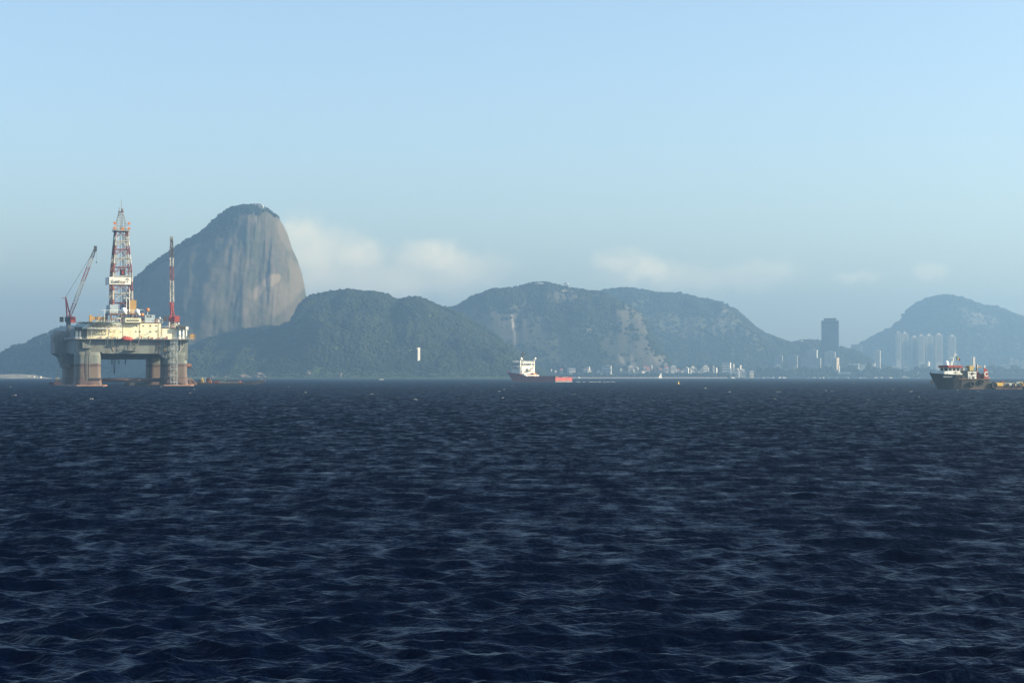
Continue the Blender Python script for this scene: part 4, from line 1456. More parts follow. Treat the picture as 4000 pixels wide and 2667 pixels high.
    MB().box(-6.5, 2, D - 20, D - 3, ZT + 4.02, ZT + 6.6).build('machinery_cover', STEEL, cb)
    # small platforms and piping on the shaded side
    for i, (z, y) in enumerate(((ZB - 3, 44), (ZB - 6, 50), (ZB - 1, 30), (ZB - 9.5, 58))):
        mb = MB().box(-2.4, -0.02, y, y + 7, z, z + 0.3)
        railing(mb, [(-0.1, y), (-2.3, y), (-2.3, y + 7), (-0.1, y + 7)], z + 0.3)
        mb.build('side_platform', DARK, rig)
    MB().box(-1.2, 10, 3, 22, h0, h0 + 6.5).build('side_deckhouse', GREY, rig)
    # --- drill floor and derrick
    cx, cyy = A(1148, 0, 33)[0], 33.0
    zf = A(1148, 355, 33)[1]
    mb = MB().box(cx - 9.5, cx + 9.5, cyy - 9.5, cyy + 9.5, zf - 3.4, zf - 2.6)
    for sx in (-8.5, 8.5):
        for sy in (-8.5, 8.5):
            mb.bar((cx + sx, cyy + sy, ZT), (cx + sx, cyy + sy, zf - 2.7), 0.7, 8)
            mb.bar((cx + sx, cyy + sy, ZT), (cx - sx * 0.2, cyy + sy, zf - 2.9), 0.4, 6)
    sub = mb.build('drill_floor', RUST, rig)
    mb = MB()
    railing(mb, [(cx - 9.4, cyy + 9), (cx - 9.4, cyy - 9.4), (cx + 9.4, cyy - 9.4), (cx + 9.4, cyy + 9)], zf - 2.6, 1.3)
    mb.build('railing', WHITE, sub)
    MB().box(cx - 9, cx - 3.5, cyy - 9, cyy + 6, zf - 2.58, zf + 3.2).build('driller_cabin', BLUEGREY, sub)
    MB().box(cx + 4.5, cx + 9, cyy - 8, cyy + 6, zf - 2.58, zf + 6.5).build('drawworks_cover', YELLOW, sub)
    z_top = A(1148, 0, 33)[1] * 0 + RZ(740 + 648 / 3.92, cx, 33)

    def half(z):
        return 6.75 - 0.35 * min(max((z - zf) / (75 - zf), 0), 1) - (0 if z < 75 else (z - 75) / (z_top - 75) * 2.55)
    levels = [zf - 2.6, 56.6, 62.8, 68.5, 74.6, 80.8, 87.0, 93.0, 98.5, z_top]
    corners = [(-1, -1), (1, -1), (1, 1), (-1, 1)]
    mb = MB()
    for a, b in zip(levels[:-1], levels[1:]):
        ha, hb = half(a), half(b)
        for i in range(4):
            c0_, c1_ = corners[i], corners[(i + 1) % 4]
            P0, P1 = Vector((cx + c0_[0] * ha, cyy + c0_[1] * ha, a)), Vector((cx + c1_[0] * ha, cyy + c1_[1] * ha, a))
            Q0, Q1 = Vector((cx + c0_[0] * hb, cyy + c0_[1] * hb, b)), Vector((cx + c1_[0] * hb, cyy + c1_[1] * hb, b))
            m_ = (Q0 + Q1) / 2
            mb.bar(Q0, Q1, 0.26, 5)
            mb.bar(P0, m_, 0.24, 5)
            mb.bar(P1, m_, 0.24, 5)
            if a > 62:
                mb.bar(P0.lerp(Q0, 0.5), P0.lerp(m_, 0.5), 0.14, 4)
                mb.bar(P1.lerp(Q1, 0.5), P1.lerp(m_, 0.5), 0.14, 4)
    der = mb.build('derrick', DERRICK, rig)
    for sx, sy in corners:
        mb = MB()
        for a, b in zip(levels[:-1], levels[1:]):
            mb.bar((cx + sx * half(a), cyy + sy * half(a), a), (cx + sx * half(b), cyy + sy * half(b), b), 0.42, 6)
        mb.build('derrick_leg', DERRICK, der)
    mb = MB()
    for i in range(7):
        x = cx - half(60) + 0.5 + 0.55 * (i % 3)
        y = cyy - 3 + i * 1.3
        xt = cx - half(98) + 0.3 + 0.4 * (i % 3)
        mb.path([(x, y, zf - 2.5), (x + 0.2, y, 75), (xt, cyy - 1.5 + i * 0.5, 99)], 0.3, 5)
    mb.build('standpipe', RUST, der)
    mb = MB()
    for dx in (1.2, 2.0, 2.9, -0.4):
        mb.bar((cx + dx, cyy + 1, zf), (cx + dx, cyy + 1, 104), 0.22, 5)
    mb.box(cx - 0.2, cx + 2.4, cyy - 0.4, cyy + 2, 75.5, 79.5)
    mb.build('guide_rail', DARK, der)
    MB().box(cx + 0.4, cx + 1.6, cyy - 0.8, cyy + 1, 76, 79).build('travelling_block', RED, der)
    # crown platform, rail, orange round lamps, gin-pole frame and mast
    hp = 5.3
    cp = MB().prism(rounded_rect(cx - hp, cx + hp, cyy - hp, cyy + hp, 1.2, 3), 'z', z_top, z_top + 0.7).build('crown_platform', STEEL, rig)
    mb = MB()
    railing(mb, [(cx - hp, cyy - hp), (cx + hp, cyy - hp), (cx + hp, cyy + hp), (cx - hp, cyy + hp), (cx - hp, cyy - hp)], z_top + 0.7, 1.3, 1.6)
    mb.path([(cx + hp - 0.3, cyy - hp + 0.4, z_top), (cx + hp - 0.3, cyy - hp + 0.4, z_top - 2.4), (cx + hp - 2.6, cyy - hp + 0.4, z_top - 2.4)], 0.12, 4)
    mb.build('railing', YELLOW, cp)
    for sx in (-1, 1):
        for zz in (z_top + 2.1, z_top + 5.6):
            mb = MB().bar((cx + sx * 4.9, cyy - 3.2, zz), (cx + sx * 4.9, cyy - 2.6, zz), 0.95, 14)
            mb.bar((cx + sx * 4.9, cyy - 2.8, zz - 0.8), (cx + sx * 4.9, cyy - 2.8, z_top + 0.7), 0.14, 4)
            mb.bar((cx + sx * 4.9, cyy - 2.6, zz), (cx + sx * 2.6, cyy - 1, zz - 2.2 if zz > z_top + 3 else zz), 0.12, 4)
            mb.build('round_lamp', ORANGE, cp)
    MB().box(cx - 0.3, cx + 1.6, cyy - 2.6, cyy - 1, z_top + 0.72, z_top + 2.8).build('winch_box', ORANGE, cp)
    zm = z_top + 13.5
    mb = MB()
    for sx in (-1, 1):
        for sy in (-1, 1):
            mb.path([(cx + sx * 2.9, cyy + sy * 2.4, z_top + 0.7), (cx + sx * 2.9, cyy + sy * 2.4, z_top + 6.5), (cx + sx * 1.15, cyy + sy * 1.1, zm)], 0.2, 5)
    for z in np.linspace(z_top + 2, zm, 7):
        k = 2.9 if z < z_top + 6.5 else 2.9 - (z - z_top - 6.5) / (zm - z_top - 6.5) * 1.75
        mb.path([(cx - k, cyy - k * 0.8, z), (cx + k, cyy - k * 0.8, z), (cx + k, cyy + k * 0.8, z), (cx - k, cyy + k * 0.8, z), (cx - k, cyy - k * 0.8, z)], 0.1, 4)
    for dx in (-0.7, -0.1, 0.5, 1.0):
        mb.bar((cx + dx, cyy, z_top + 0.7), (cx + dx, cyy, zm), 0.16, 5)
    mb.build('gin_pole_frame', STEEL, cp)
    mb = MB().box(cx - 1.9, cx + 1.9, cyy - 1.4, cyy + 1.4, zm, zm + 0.3)
    mb.box(cx + 0.2, cx + 1.3, cyy - 1, cyy, zm + 0.3, zm + 2.2)
    mb.bar((cx + 0.2, cyy, zm), (cx + 0.1, cyy, zm + 8.8), 0.2, 5, 0.1)
    mb.bar((cx - 1.2, cyy, zm - 3), (cx - 1.3, cyy, zm + 3.4), 0.16, 5)
    mb.build('antenna_mast', RUST, cp)
    # sign boards round the derrick
    sz0, sz1 = RZ(740 + 1456 / 3.92, cx, 26), RZ(740 + 1342 / 3.92, cx, 26)
    sx0, sx1 = A(968, 0, 25.9)[0], A(1297, 0, 25.9)[0]
    sb = MB().box(sx0, sx1, 25.6, 25.9, sz0, sz1)
    for i in range(1, 7):
        x = sx0 + (sx1 - sx0) * i / 7
        sb.box(x - 0.05, x + 0.05, 25.5, 25.599, sz0 + 0.1, sz1 - 0.1)
    sgn = sb.build('sign_board', WHITE, rig)
    MB().box(sx0 - 0.3, sx0 - 0.02, 25.9, 40.5, sz0, sz1).build('side_board', WHITE, sgn)
    rot = Matrix.Rotation(math.radians(90), 4, 'X')
    hs_ = (sz1 - sz0)
    text_mesh('lettering', 'Gold', 3.0, 0.03, BLACKTXT, sgn, Matrix.Translation((sx0 + (sx1 - sx0) * 0.076, 25.45, sz0 + hs_ * 0.17)) @ rot, 0.035, (sx1 - sx0) * 0.345)
    text_mesh('lettering', 'Star', 3.0, 0.03, GOLDTXT, sgn, Matrix.Translation((sx0 + (sx1 - sx0) * 0.435, 25.45, sz0 + hs_ * 0.17)) @ rot, 0.01, (sx1 - sx0) * 0.355)
    ex, ez = sx1 - 2.2, sz0 + hs_ * 0.56
    for pts, mt in (([(-0.35, 0.35), (-0.2, 1.5), (-1.7, 0.3)], BLACKTXT), ([(0.35, 0.45), (0.1, 1.6), (1.4, 0.2)], GOLDTXT), ([(0.7, -0.2), (-0.6, -1.5), (-0.1, -0.5)], BLACKTXT)):
        MB().prism([(ex + a, ez + b) for a, b in pts], 'y', 25.42, 25.47).build('emblem', mt, sgn)
    # --- cranes
    def crane(base, tip, boom_mat, king_top, parts_side, name_side):
        b = Vector(base)
        mb = MB().bar((b.x, b.y, ZT + 0.4), (b.x, b.y, b.z - 1.6), 1.6, 14)
        mb.bar((b.x, b.y, b.z - 3.0), (b.x, b.y, b.z - 1.6), 1.2, 14, 2.2)
        mb.build('crane_pedestal', RUST if name_side else STEEL, rig, True)
        mb = MB().box(b.x - 2.2, b.x + 2.2, b.y - 2.2, b.y + 2.2, b.z - 1.6, b.z + 1.8)
        cr_ = mb.build('crane', DARK if not name_side else RED, rig)
        s = parts_side
        mb = MB().box(b.x + s * 2.3 - 1.4, b.x + s * 2.3 + 2.0, b.y - 3.8, b.y - 0.9, b.z - 2.2, b.z + 1.9)
        mb.build('machinery_house', RED, cr_)
        MB().box(b.x - s * 5.0 - 1.0, b.x - s * 5.0 + 1.3, b.y - 2.6, b.y + 0.2, b.z - 1.8, b.z + 1.6).build('operator_cab', DARK, cr_)
        k = Vector(king_top)
        mb = MB()
        for dy in (-1.3, 1.3):
            mb.bar((b.x - 1, b.y + dy, b.z + 1.6), (k.x, k.y + dy * 0.5, k.z), 0.35, 6)
            mb.bar((b.x + 1.3, b.y + dy, b.z + 1.6), (k.x, k.y + dy * 0.5, k.z), 0.3, 6)
        for t in (0.3, 0.55, 0.8):
            p = b.lerp(k, t)
            mb.bar((p.x - 0.8, p.y - 1, p.z + 1), (p.x + 0.8, p.y + 1, p.z + 1), 0.2, 4)
        mb.box(k.x - 2.6, k.x + 0.4, k.y - 0.8, k.y + 0.8, k.z - 1.0, k.z - 0.7)
        mb.build('kingpost', RED, cr_)
        t = Vector(tip)
        mb = MB()
        d0 = b.lerp(t, 0.02)
        lattice(mb, d0, d0.lerp(t, 0.2), 1.4, 2.2, 4, 0.2, 0.1, (0, 1, 0) if abs(t.x - b.x) > 4 else (1, 0, 0))
        lattice(mb, d0.lerp(t, 0.2), d0.lerp(t, 0.85), 2.2, 2.0, 14, 0.2, 0.1, (0, 1, 0) if abs(t.x - b.x) > 4 else (1, 0, 0))
        lattice(mb, d0.lerp(t, 0.85), t, 2.0, 1.3, 4, 0.26, 0.14, (0, 1, 0) if abs(t.x - b.x) > 4 else (1, 0, 0))
        mb.build('boom', boom_mat, cr_)
        mb = MB().box(t.x - 0.9, t.x + 0.9, t.y - 0.8, t.y + 0.8, t.z - 1.8, t.z + 1.8)
        mb.build('boom_head', DARK if not name_side else STEEL, cr_)
        mb = MB()
        for dy in (-0.5, 0, 0.5):
            mb.bar((k.x, k.y + dy, k.z), (t.x, t.y + dy, t.z), 0.07, 4)
        mb.bar((t.x + 0.7, t.y, t.z), (t.x + 0.7, t.y, t.z - 9), 0.06, 4)
        mb.box(t.x + 0.4, t.x + 1.0, t.y - 0.3, t.y + 0.3, t.z - 10, t.z - 8.9)
        mb.build('hoist_cable', DARK, cr_)
    c = D - 12
    u0, z0 = A(330, 500, c)
    ut, zt_ = RU(180 + 755 / 3.92, c - 6), RZ(740 + 905 / 3.92, RU(180 + 755 / 3.92, c - 6), c - 6)
    uk, zk = A(300, 155, c)
    bm1 = (u0 + 4, c - 2, z0)
    crane((u0 + 0.6, c, z0), (ut, c - 6, zt_), BOOM1, (uk, c, zk), 1, False)
    c = 11.0
    u0, z0 = A(1930, 490, c)
    u1 = RU(180 + 1921 / 3.92, 33)
    z1 = RZ(740 + 760 / 3.92, u1, 33)
    crane((u0, c, z0), (u1, c + 22, z1), BOOM1, (u0, c + 1.5, A(1930, 240, c)[1]), 1, True)
    # open frame under the near crane
    mb = MB()
    for sx in (-2.6, 2.6):
        for sy in (-2.6, 2.6):
            mb.bar((u0 + sx, c + sy, zt2 + 0.31), (u0 + sx * 0.8, c + sy * 0.8, z0 - 1.6), 0.25, 5)
    for i in range(3):
        z = zt2 + 0.6 + i * (z0 - 2 - zt2) / 3
        mb.path([(u0 - 2.5, c - 2.5, z), (u0 + 2.5, c - 2.5, z + 1.5), (u0 + 2.5, c + 2.5, z), (u0 - 2.5, c + 2.5, z + 1.5), (u0 - 2.5, c - 2.5, z)], 0.14, 4)
    mb.build('crane_frame', WHITE, rig)
    # --- stair tower down the near right column
    s0, s1 = A(1905, 0, -3)[0], A(2003, 0, -3)[0]
    zs = [A(1950, 855 + 100.5 * i, -3)[1] for i in range(7)]
    mb = MB()
    for x in (s0, (s0 + s1) / 2, s1):
        for y in (-4.4, -1.6):
            mb.bar((x, y, 0.8), (x, y, ZT), 0.14, 4)
    st = mb.build('stair_tower', BLUEGREY, rig)
    ztop = ZT
    for i, z in enumerate(zs):
        if z < 0.9:
            break
        mb = MB().box(s0 - 0.2, s1 + 0.2, -4.5, -1.5, z - 0.12, z + 0.16)
        mb.build('landing', BLUEGREY, st)
        for k in (0, 1):
            xa = s0 + (s1 - s0) * (0.08 + 0.5 * k)
            xb = xa + (s1 - s0) * 0.36
            zn = (zs[i - 1] if i else ZT)
            mb = MB()
            for dy in (-4.1, -2.9):
                mb.bar((xa if k == i % 2 else xb, dy, zn), (xb if k == i % 2 else xa, dy, z), 0.14, 4)
                mb.bar((xa if k == i % 2 else xb, dy, zn + 1), (xb if k == i % 2 else xa, dy, z + 1), 0.07, 4)
            for q in range(7):
                t = (q + 0.5) / 7
                xx = (xa if k == i % 2 else xb) * (1 - t) + (xb if k == i % 2 else xa) * t
                mb.box(xx - 0.16, xx + 0.16, -4.1, -2.9, zn + (z - zn) * t - 0.03, zn + (z - zn) * t + 0.03)
            mb.build('stair_flight', STEEL, st)
    # lattice under the lifeboat station
    p0, p1 = A(1290, 815, -3)[0], A(1400, 815, -3)[0]
    zl = A(1340, 965, -3)[1]
    mb = MB()
    for y in (-4.0, -0.6):
        mb.bar((p0, y, ZT), (p0, y, zl), 0.18, 5)
        mb.bar((p1 + 0.9, y, ZT), (p1 - 0.4, y, zl), 0.18, 5)
        mb.bar((p0, y, ZT - 2.8), (p1, y, zl + 0.5), 0.12, 4)
        mb.bar((p1 + 0.3, y, ZT - 2.8), (p0, y, zl + 0.5), 0.12, 4)
        mb.bar((p0, y, ZT - 2.8), (p1 + 0.4, y, ZT - 2.8), 0.14, 4)
    mb.box(p0 - 3.0, p1 + 0.2, -4.2, -0.4, zl - 0.4, zl)
    mb.build('hanging_platform', STEEL, rig)
    # hanging risers and hoses in the moon pool
    for zx, zy in ((1007, 1190), (1115, 1185), (1213, 1188)):
        u, z = A(zx, zy, 33)
        MB().path([(u, 33, ZB - 3), (u, 33, z + 1.5), (u, 33, z)], 0.32, 6).build('riser_guide', DARK, rig)
    mb = MB()
    u, z = A(1045, 1330, 33)
    for dx in (-1.1, -0.4, 0.3, 1.0):
        mb.bar((u + dx, 33, ZB - 3), (u + dx * 0.25, 33, z), 0.14, 4)
    z2 = A(1100, 1160, 33)[1]
    mb.bar((A(940, 0, 33)[0], 33, ZB - 3), (A(1000, 0, 33)[0], 33, z2), 0.09, 4)
    mb.bar((A(1260, 0, 33)[0], 33, ZB - 3), (A(1213, 0, 33)[0], 33, z2), 0.09, 4)
    mb.bar((A(1000, 0, 33)[0], 33, z2), (A(1213, 0, 33)[0], 33, z2), 0.08, 4)
    mb.build('hanging_hose', DARK, rig)
    # fairleads, anchor racks
    u, z = A(2180, 1210, 6)
    MB().bar((W + 0.1, 5, z), (W + 3.2, 5, z), 1.6, 16).build('fairlead', RUST, rig)
    mb = MB()
    for y in (-4, 3, 9):
        mb.path([(W + 0.6, y, 5.5), (W + 5.4, y, 0.9), (W + 0.6, y, 0.9)], 0.32, 5)
    mb.box(W + 0.2, W + 3.4, -3.8, -3.2, 0.9, 3.6)
    mb.build('anchor_rack', RUST, rig)
    # a ladder of marks and pipes on the near left column
    mb = MB()
    for x in (6.0, 7.0, 8.3):
        mb.bar((x, -0.4, 3.5), (x, -0.4, ZB + 4), 0.14, 4)
    for z in np.arange(4, ZB, 1.3):
        mb.bar((6.0, -0.4, z), (7.0, -0.4, z), 0.07, 4)
    mb.build('column_ladder', STEEL, rig)
    MB().box(8.6, 16.6, -1.1, -0.5, 4.3, 5.2).build('fender_beam', DARK, rig)
    MB().prism([(3.3, ZB + 3.4), (9.8, ZB + 3.4), (9.8, ZB + 4.6), (7.6, ZB + 5.4), (3.3, ZB + 7.5)], 'y', -2.6, -0.05).build('column_platform', GREY, rig)
    # --- clutter: tanks, boxes, pipes on the decks and roofs
    pal = [STEEL, WHITE, YELLOW, ORANGE, CREAM, RED, DARK, GREY, BLUEGREY]
    for i in range(46):
        x = r.uniform(xl + 3, xr + 6)
        if abs(x - (s0 + s1) / 2) < 3:
            continue
        w, h = r.uniform(0.5, 1.7), r.uniform(0.6, 2.1)
        y = r.uniform(-1.9, 0.4)
        kind = r.random()
        mt = r.choice(pal)
        if kind < 0.45:
            MB().box(x, x + w, y, y + 0.9, h0, h0 + h).build('deck_locker', mt, rig)
        elif kind < 0.75:
            MB().bar((x, y, h0), (x, y, h0 + h), 0.35, 8).build('deck_bollard', mt, rig)
        else:
            MB().bar((x, y + 0.5, h0 + 0.6), (x + w * 1.4, y + 0.5, h0 + 0.6), 0.5, 10).build('deck_tank', mt, rig)
    for i in range(54):
        x = r.uniform(xl + 8, xm - 1)
        y = r.uniform(10, 23)
        w, h = r.uniform(0.5, 2.6), r.uniform(0.6, 3.2)
        kind = r.random()
        mt = r.choice(pal + [RUST, YELLOW, STEEL])
        if kind < 0.5:
            MB().box(x, x + w, y, y + r.uniform(1, 3), zt1 + 0.36, zt1 + 0.36 + h).build('roof_unit', mt, rig)
        elif kind < 0.8:
            MB().bar((x, y, zt1 + 0.3), (x, y, zt1 + 0.6 + h * 1.8), r.uniform(0.12, 0.4), 8).build('roof_vent', mt, rig)
        else:
            MB().path([(x, y, zt1 + 0.3), (x, y, zt1 + 1 + h), (x + r.uniform(2, 6), y, zt1 + 1 + h), (x + r.uniform(2, 6), y, zt1 + 0.3)], 0.16, 5).build('roof_pipe', mt, rig)
    mb = MB()
    railing(mb, [(xl + 6, 1.6), (xm, 1.6), (xm, 23)], zt1 + 0.35, 1.2)
    railing(mb, [(xm + 0.5, 1.6), (xr, 1.6)], zt2 + 0.3, 1.2)
    mb.build('roof_railing', WHITE, rig)
    # yellow pipe gantry left of the derrick and pipe rack behind the house
    u0, z0 = A(660, 510, 12)
    u1, z1 = A(935, 478, 12)
    mb = MB().box(u0, u1, 11, 12.6, z0 + 0.2, z0 + 2.2)
    mb.box(u0, u0 + 1.8, 10.5, 13, zt1, z0 + 3.4)
    mb.box(u1 - 1.2, u1, 11, 12.6, zt1, z0 + 2.0)
    mb.build('pipe_gantry', YELLOW, rig)
    mb = MB()
    for i in range(14):
        mb.bar((2 + i * 0.9, 26 + (i % 3) * 0.7, h0 + 6 + (i % 4) * 0.5), (20 + i * 0.9, 60, h0 + 6 + (i % 4) * 0.5), 0.28, 5)
    mb.build('drill_pipe_rack', RUST, rig)
    MB().box(2, 24, 24.2, 62, h0, h0 + 5.6).build('pipe_deck', STEEL, rig)
    MB().box(W - 22, W - 3, 24, 60, h0, h0 + 6).build('mud_pump_house', STEEL, rig)
    mb = MB()
    for zx in (1232, 1277):
        u, z = A(zx, 170, 9)
        mb.bar((u, 9, zt1), (u, 9, A(zx, 170 if zx == 1232 else 20, 9)[1]), 0.2, 5)
    u, z = A(1232, 172, 9)
    mb.bar((u - 2, 9, z), (u + 2.4, 9, z), 0.16, 4)
    u3, z3 = A(845, 360, 9)
    u4, z4 = A(1500, 352, 9)
    mb.bar((u3, 9, z3), (u4, 9, z4), 0.16, 4)
    for zx in (895, 980, 1150, 1330, 1500):
        u, z = A(zx, 356, 9)
        mb.bar((u, 9, zt1), (u, 9, z), 0.15, 4)
    mb.build('light_gantry', WHITE, rig)
    return rig


RIG = build_rig()


def rig_point(u, c, z):
    return (RO[0] + u * RCA - c * RSA, RO[1] + u * RSA + c * RCA, z)


def build_lifeboat():
    u, z = A(1240, 800, -4)
    lb = thing('lifeboat', 'red enclosed lifeboat hung on the side of the drilling rig', 'lifeboat', rig_point(u, -4.0, z - 1.4), RA + 0.12)
    rings = []
    for x, w, zl, zh in ((-4, 0.25, 1.1, 2.0), (-3.4, 1.0, 0.5, 2.4), (-1.5, 1.45, 0.05, 2.9), (1.5, 1.45, 0.05, 2.9), (3.4, 1.0, 0.5, 2.3), (4, 0.25, 1.1, 1.9)):
        rings.append([(x, w * math.cos(t), zl + (zh - zl) * (0.45 + 0.55 * math.sin(t)) if math.sin(t) > 0 else zl + (zh - zl) * 0.45 * (1 + math.sin(t))) for t in [2 * math.pi * i / 12 for i in range(12)]])
    MB().loft(rings).build('hull', RED, lb, True)
    MB().box(-2.2, -0.9, -0.7, 0.7, 2.75, 3.5).build('conning_hatch', RED, lb)
    MB().bar((-4, 0, 1.4), (4, 0, 1.4), 0.05, 4).build('grab_line', WHITE, lb)


build_lifeboat()
# ------------------------------------------------------------------ vessels
HULL_RED = mat('ship_hull_red', (0.46, 0.07, 0.06), (0.34, 0.055, 0.05), 0.12, stretch=(1, 1, 0.4))  # lit copy of the hull red, for transom and starboard bulwark
HULL_SHADED = mat('ship_hull_red_shaded', (0.30, 0.04, 0.035), (0.22, 0.036, 0.032), 0.12, stretch=(1, 1, 0.4))  # same hull red darkened: the shade on the port side put into the colour
BOOT = mat('boot_topping', (0.24, 0.21, 0.18), (0.18, 0.15, 0.13), 0.2)
TUGB = banded_mat('tug_hull_paint', [(0, (0.08, 0.045, 0.035), (0.13, 0.075, 0.05)), (1.1, (0.026, 0.026, 0.026), (0.065, 0.05, 0.036)), (5.2, (0.025, 0.026, 0.028), (0.038, 0.038, 0.036))], stretch=(1, 1, 0.25), wobble=0.3, nscale=0.5)
TUG_SHADED = mat('tug_bow_shaded', (0.018, 0.02, 0.026), (0.03, 0.03, 0.034), 0.4)  # hull paint darkened: shade on the bow, turned from the sun, put into colour
RUBBER = mat('tyre_rubber', (0.02, 0.02, 0.021), (0.035, 0.033, 0.03), 0.8, rough=0.85)
YEL = mat('bright_yellow', (0.75, 0.48, 0.06), (0.6, 0.36, 0.06), 0.4)


def hull_rings(st):
    """st: (x, half beam at deck, half beam at water, deck height, water stem shift)"""
    rings = []
    for (x, bd, bw, zd, dx) in st:
        zm = zd * 0.5
        bm = bd * 0.45 + bw * 0.55
        rings.append([(x, bd, zd), (x + dx * 0.4, bm, zm), (x + dx, bw, 0), (x + dx, bw * 0.8, -2.0), (x + dx, -bw * 0.8, -2.0), (x + dx, -bw, 0), (x + dx * 0.4, -bm, zm), (x, -bd, zd)])
    return rings


def red_ship():
    a = math.radians(38)
    # local +x is the heading: away and to the left
    rotz = math.radians(90) + a
    s = thing('supply_ship', 'red hulled offshore supply ship with white bridge house sailing away', 'ship', (54, 2040, 0), rotz)
    D = 4.7
    st = [(0, 11.3, 11.2, D, 0), (20, 11.5, 11.3, D, 0), (45, 11.5, 11.2, D, 0), (58, 11.5, 10.8, D + 0.1, 0)]
    MB().loft(hull_rings(st)).build('hull', HULL_SHADED, s)
    st = [(58.02, 11.5, 10.8, 8.6, 0), (66, 11.4, 9.6, 9.0, -0.5), (76, 10.4, 7.2, 9.8, -2.2), (85, 7.6, 3.8, 10.6, -5.0), (92, 3.6, 1.2, 11.3, -9.0), (95.5, 0.5, 0.3, 11.7, -11.5)]
    MB().loft(hull_rings(st)).build('forecastle', HULL_SHADED, s)
    tr = MB().box(-0.35, -0.02, -11.3, 11.3, 1.2, D + 0.3).build('transom', HULL_RED, s)
    MB().box(-0.36, -0.01, -11.2, 11.2, -1.5, 1.17).build('boot_topping', BOOT, tr)
    MB().box(-0.8, 1.4, -5.5, 2.5, D + 0.31, D + 0.9).build('stern_roller', STEEL, tr)
    for y in (-6.5, 3.2):
        MB().box(-0.45, -0.34, y, y + 4, 1.5, 1.8).build('fender_strip', DARK, tr)
    # bulwark and crash rails along the working deck
    for y in (-11.4, 11.1):
        MB().box(3, 58, y, y + 0.3, D + 0.003, D + 1.3).build('bulwark', HULL_RED if y < 0 else HULL_SHADED, s)  # sunward side takes the lit red, port side the shaded copy
    mb = MB()
    for i in range(14):
        mb.box(4 + i * 4, 4.4 + i * 4, 10.5, 11.0, D + 0.01, D + 2.0)
    mb.box(3, 58, 10.4, 11.0, D + 1.7, D + 2.0)
    mb.build('crash_rail', RUST, s)
    MB().box(0.5, 4.5, 6.5, 10.8, D + 0.01, D + 1.9).build('winch_house', DARK, s)
    MB().box(52, 60, -9, 9, D + 0.01, 7.5).build('winch_garage', WHITE, s)
    # bridge house
    b1 = MB().box(60, 78, -8.6, 8.6, 8.5, 16.2).build('bridge_house', WHITE, s)
    MB().box(78.02, 84, -6.5, 6.5, 10.2, 14.5).build('forward_house', BLUEGREY, b1)  # blue-grey instead of white: port-side shade put into the colour
    MB().box(59.85, 60.01, -0.5, 3.2, 10.5, 14.2).build('shutter_door', DARK, b1)
    for y in (-6.8, -4.2, 5.0, 6.8):
        MB().box(59.88, 60.01, y - 0.4, y + 0.4, 13.2, 14.0).build('window', GLASS, b1)
    # outside stairs across the aft wall
    mb = MB()
    for (y0, z0, y1, z1) in ((6.0, 8.6, -2.0, 11.8), (-1.0, 11.6, -7.0, 15.8)):
        for x in (58.8, 59.7):
            mb.bar((x, y0, z0), (x, y1, z1), 0.18, 4)
            mb.bar((x, y0, z0 + 1), (x, y1, z1 + 1), 0.08, 4)
    mb.box(58.6, 59.9, -8, 8, 11.5, 11.7)
    mb.build('outside_stair', STEEL, b1)
    # wheelhouse flaring outward, with wings
    rings = []
    for z, k in ((16.22, 0.92), (17.6, 1.0), (19.8, 1.1), (21.4, 1.12)):
        rings.append([(x0, y0, z) for x0, y0 in rounded_rect(69 - 8 * k, 69 + 8.5 * k, -8.2 * k, 8.2 * k, 2.5, 3)])
    wh = MB().loft(rings).build('wheelhouse', WHITE, s)
    MB().box(62.5, 76, -11.6, 11.6, 15.9, 16.2).build('bridge_wing', WHITE, wh)
    for y in (-10.4, 10.4):
        MB().box(64, 68, y - 1.1, y + 1.1, 16.21, 18.0).build('wing_station', WHITE, wh)
    for y in (-7.0, -3.4, -1.0, 1.3, 4.2, 7.2):
        MB().box(60.0, 60.45, y - 0.75, y + 0.75, 18.2, 19.9).build('window', GLASS, wh)
    for x in (64, 67.5, 71, 74.5):
        MB().box(x - 1.1, x + 1.1, 8.75, 9.1, 18.2, 19.9).build('window', GLASS, wh)
    mb = MB()
    railing(mb, [(61, -8.4), (77, -8.4), (77, 8.4), (61, 8.4), (61, -8.4)], 21.4, 1.2, 2.2, 0.08)
    mb.build('roof_railing', WHITE, wh)
    # two exhaust stacks bent over at the top
    for y in (-9.6, 9.6):
        mb = MB().bar((61.5, y, 8.5), (61.5, y, 23.6), 0.75, 10)
        mb.bar((61.5, y, 23.4), (60.6, y - 0.4, 25.2), 1.1, 10)
        mb.bar((60.6, y - 0.4, 25.1), (59.4, y - 0.6, 25.4), 1.1, 10, 0.9)
        mb.build('exhaust_stack', WHITE, s)
    mb = MB().bar((69, 0, 21.4), (69, 0, 33.2), 0.8, 6, 0.5)
    for z, w in ((24, 2.4), (26.5, 1.9), (29, 1.5), (31, 0.9)):
        mb.bar((69, -w, z), (69, w, z), 0.12, 4)
        mb.bar((69 - w * 0.5, w * 0.6, z), (69, w * 0.6, z + 1.6), 0.1, 4)
    for y in (2.6, 3.5, 4.4):
        mb.bar((70.5, y, 21.4), (70.5, y, 25.4), 0.3, 6)
    mb.bar((70, 1.6, 21.4), (70, 1.6, 31), 0.12, 4)
    mst = mb.build('mast', DARK, s)
    MB().ball((68.6, 1.0, 24.2), 0.75, 10, 6).build('radar_dome', WHITE, mst, True)
    v, f = [], []
    for i in range(7):
        for j in range(4):
            v.append((68.8 - i * 0.2, -0.3 - i * 0.5, 30.6 - j * 0.55 + 0.18 * math.sin(i * 1.3)))
    for i in range(6):
        for j in range(3):
            a_ = i * 4 + j
            f.append((a_, a_ + 4, a_ + 5, a_ + 1))
    MB().add(v, f).build('flag', DARK, mst)
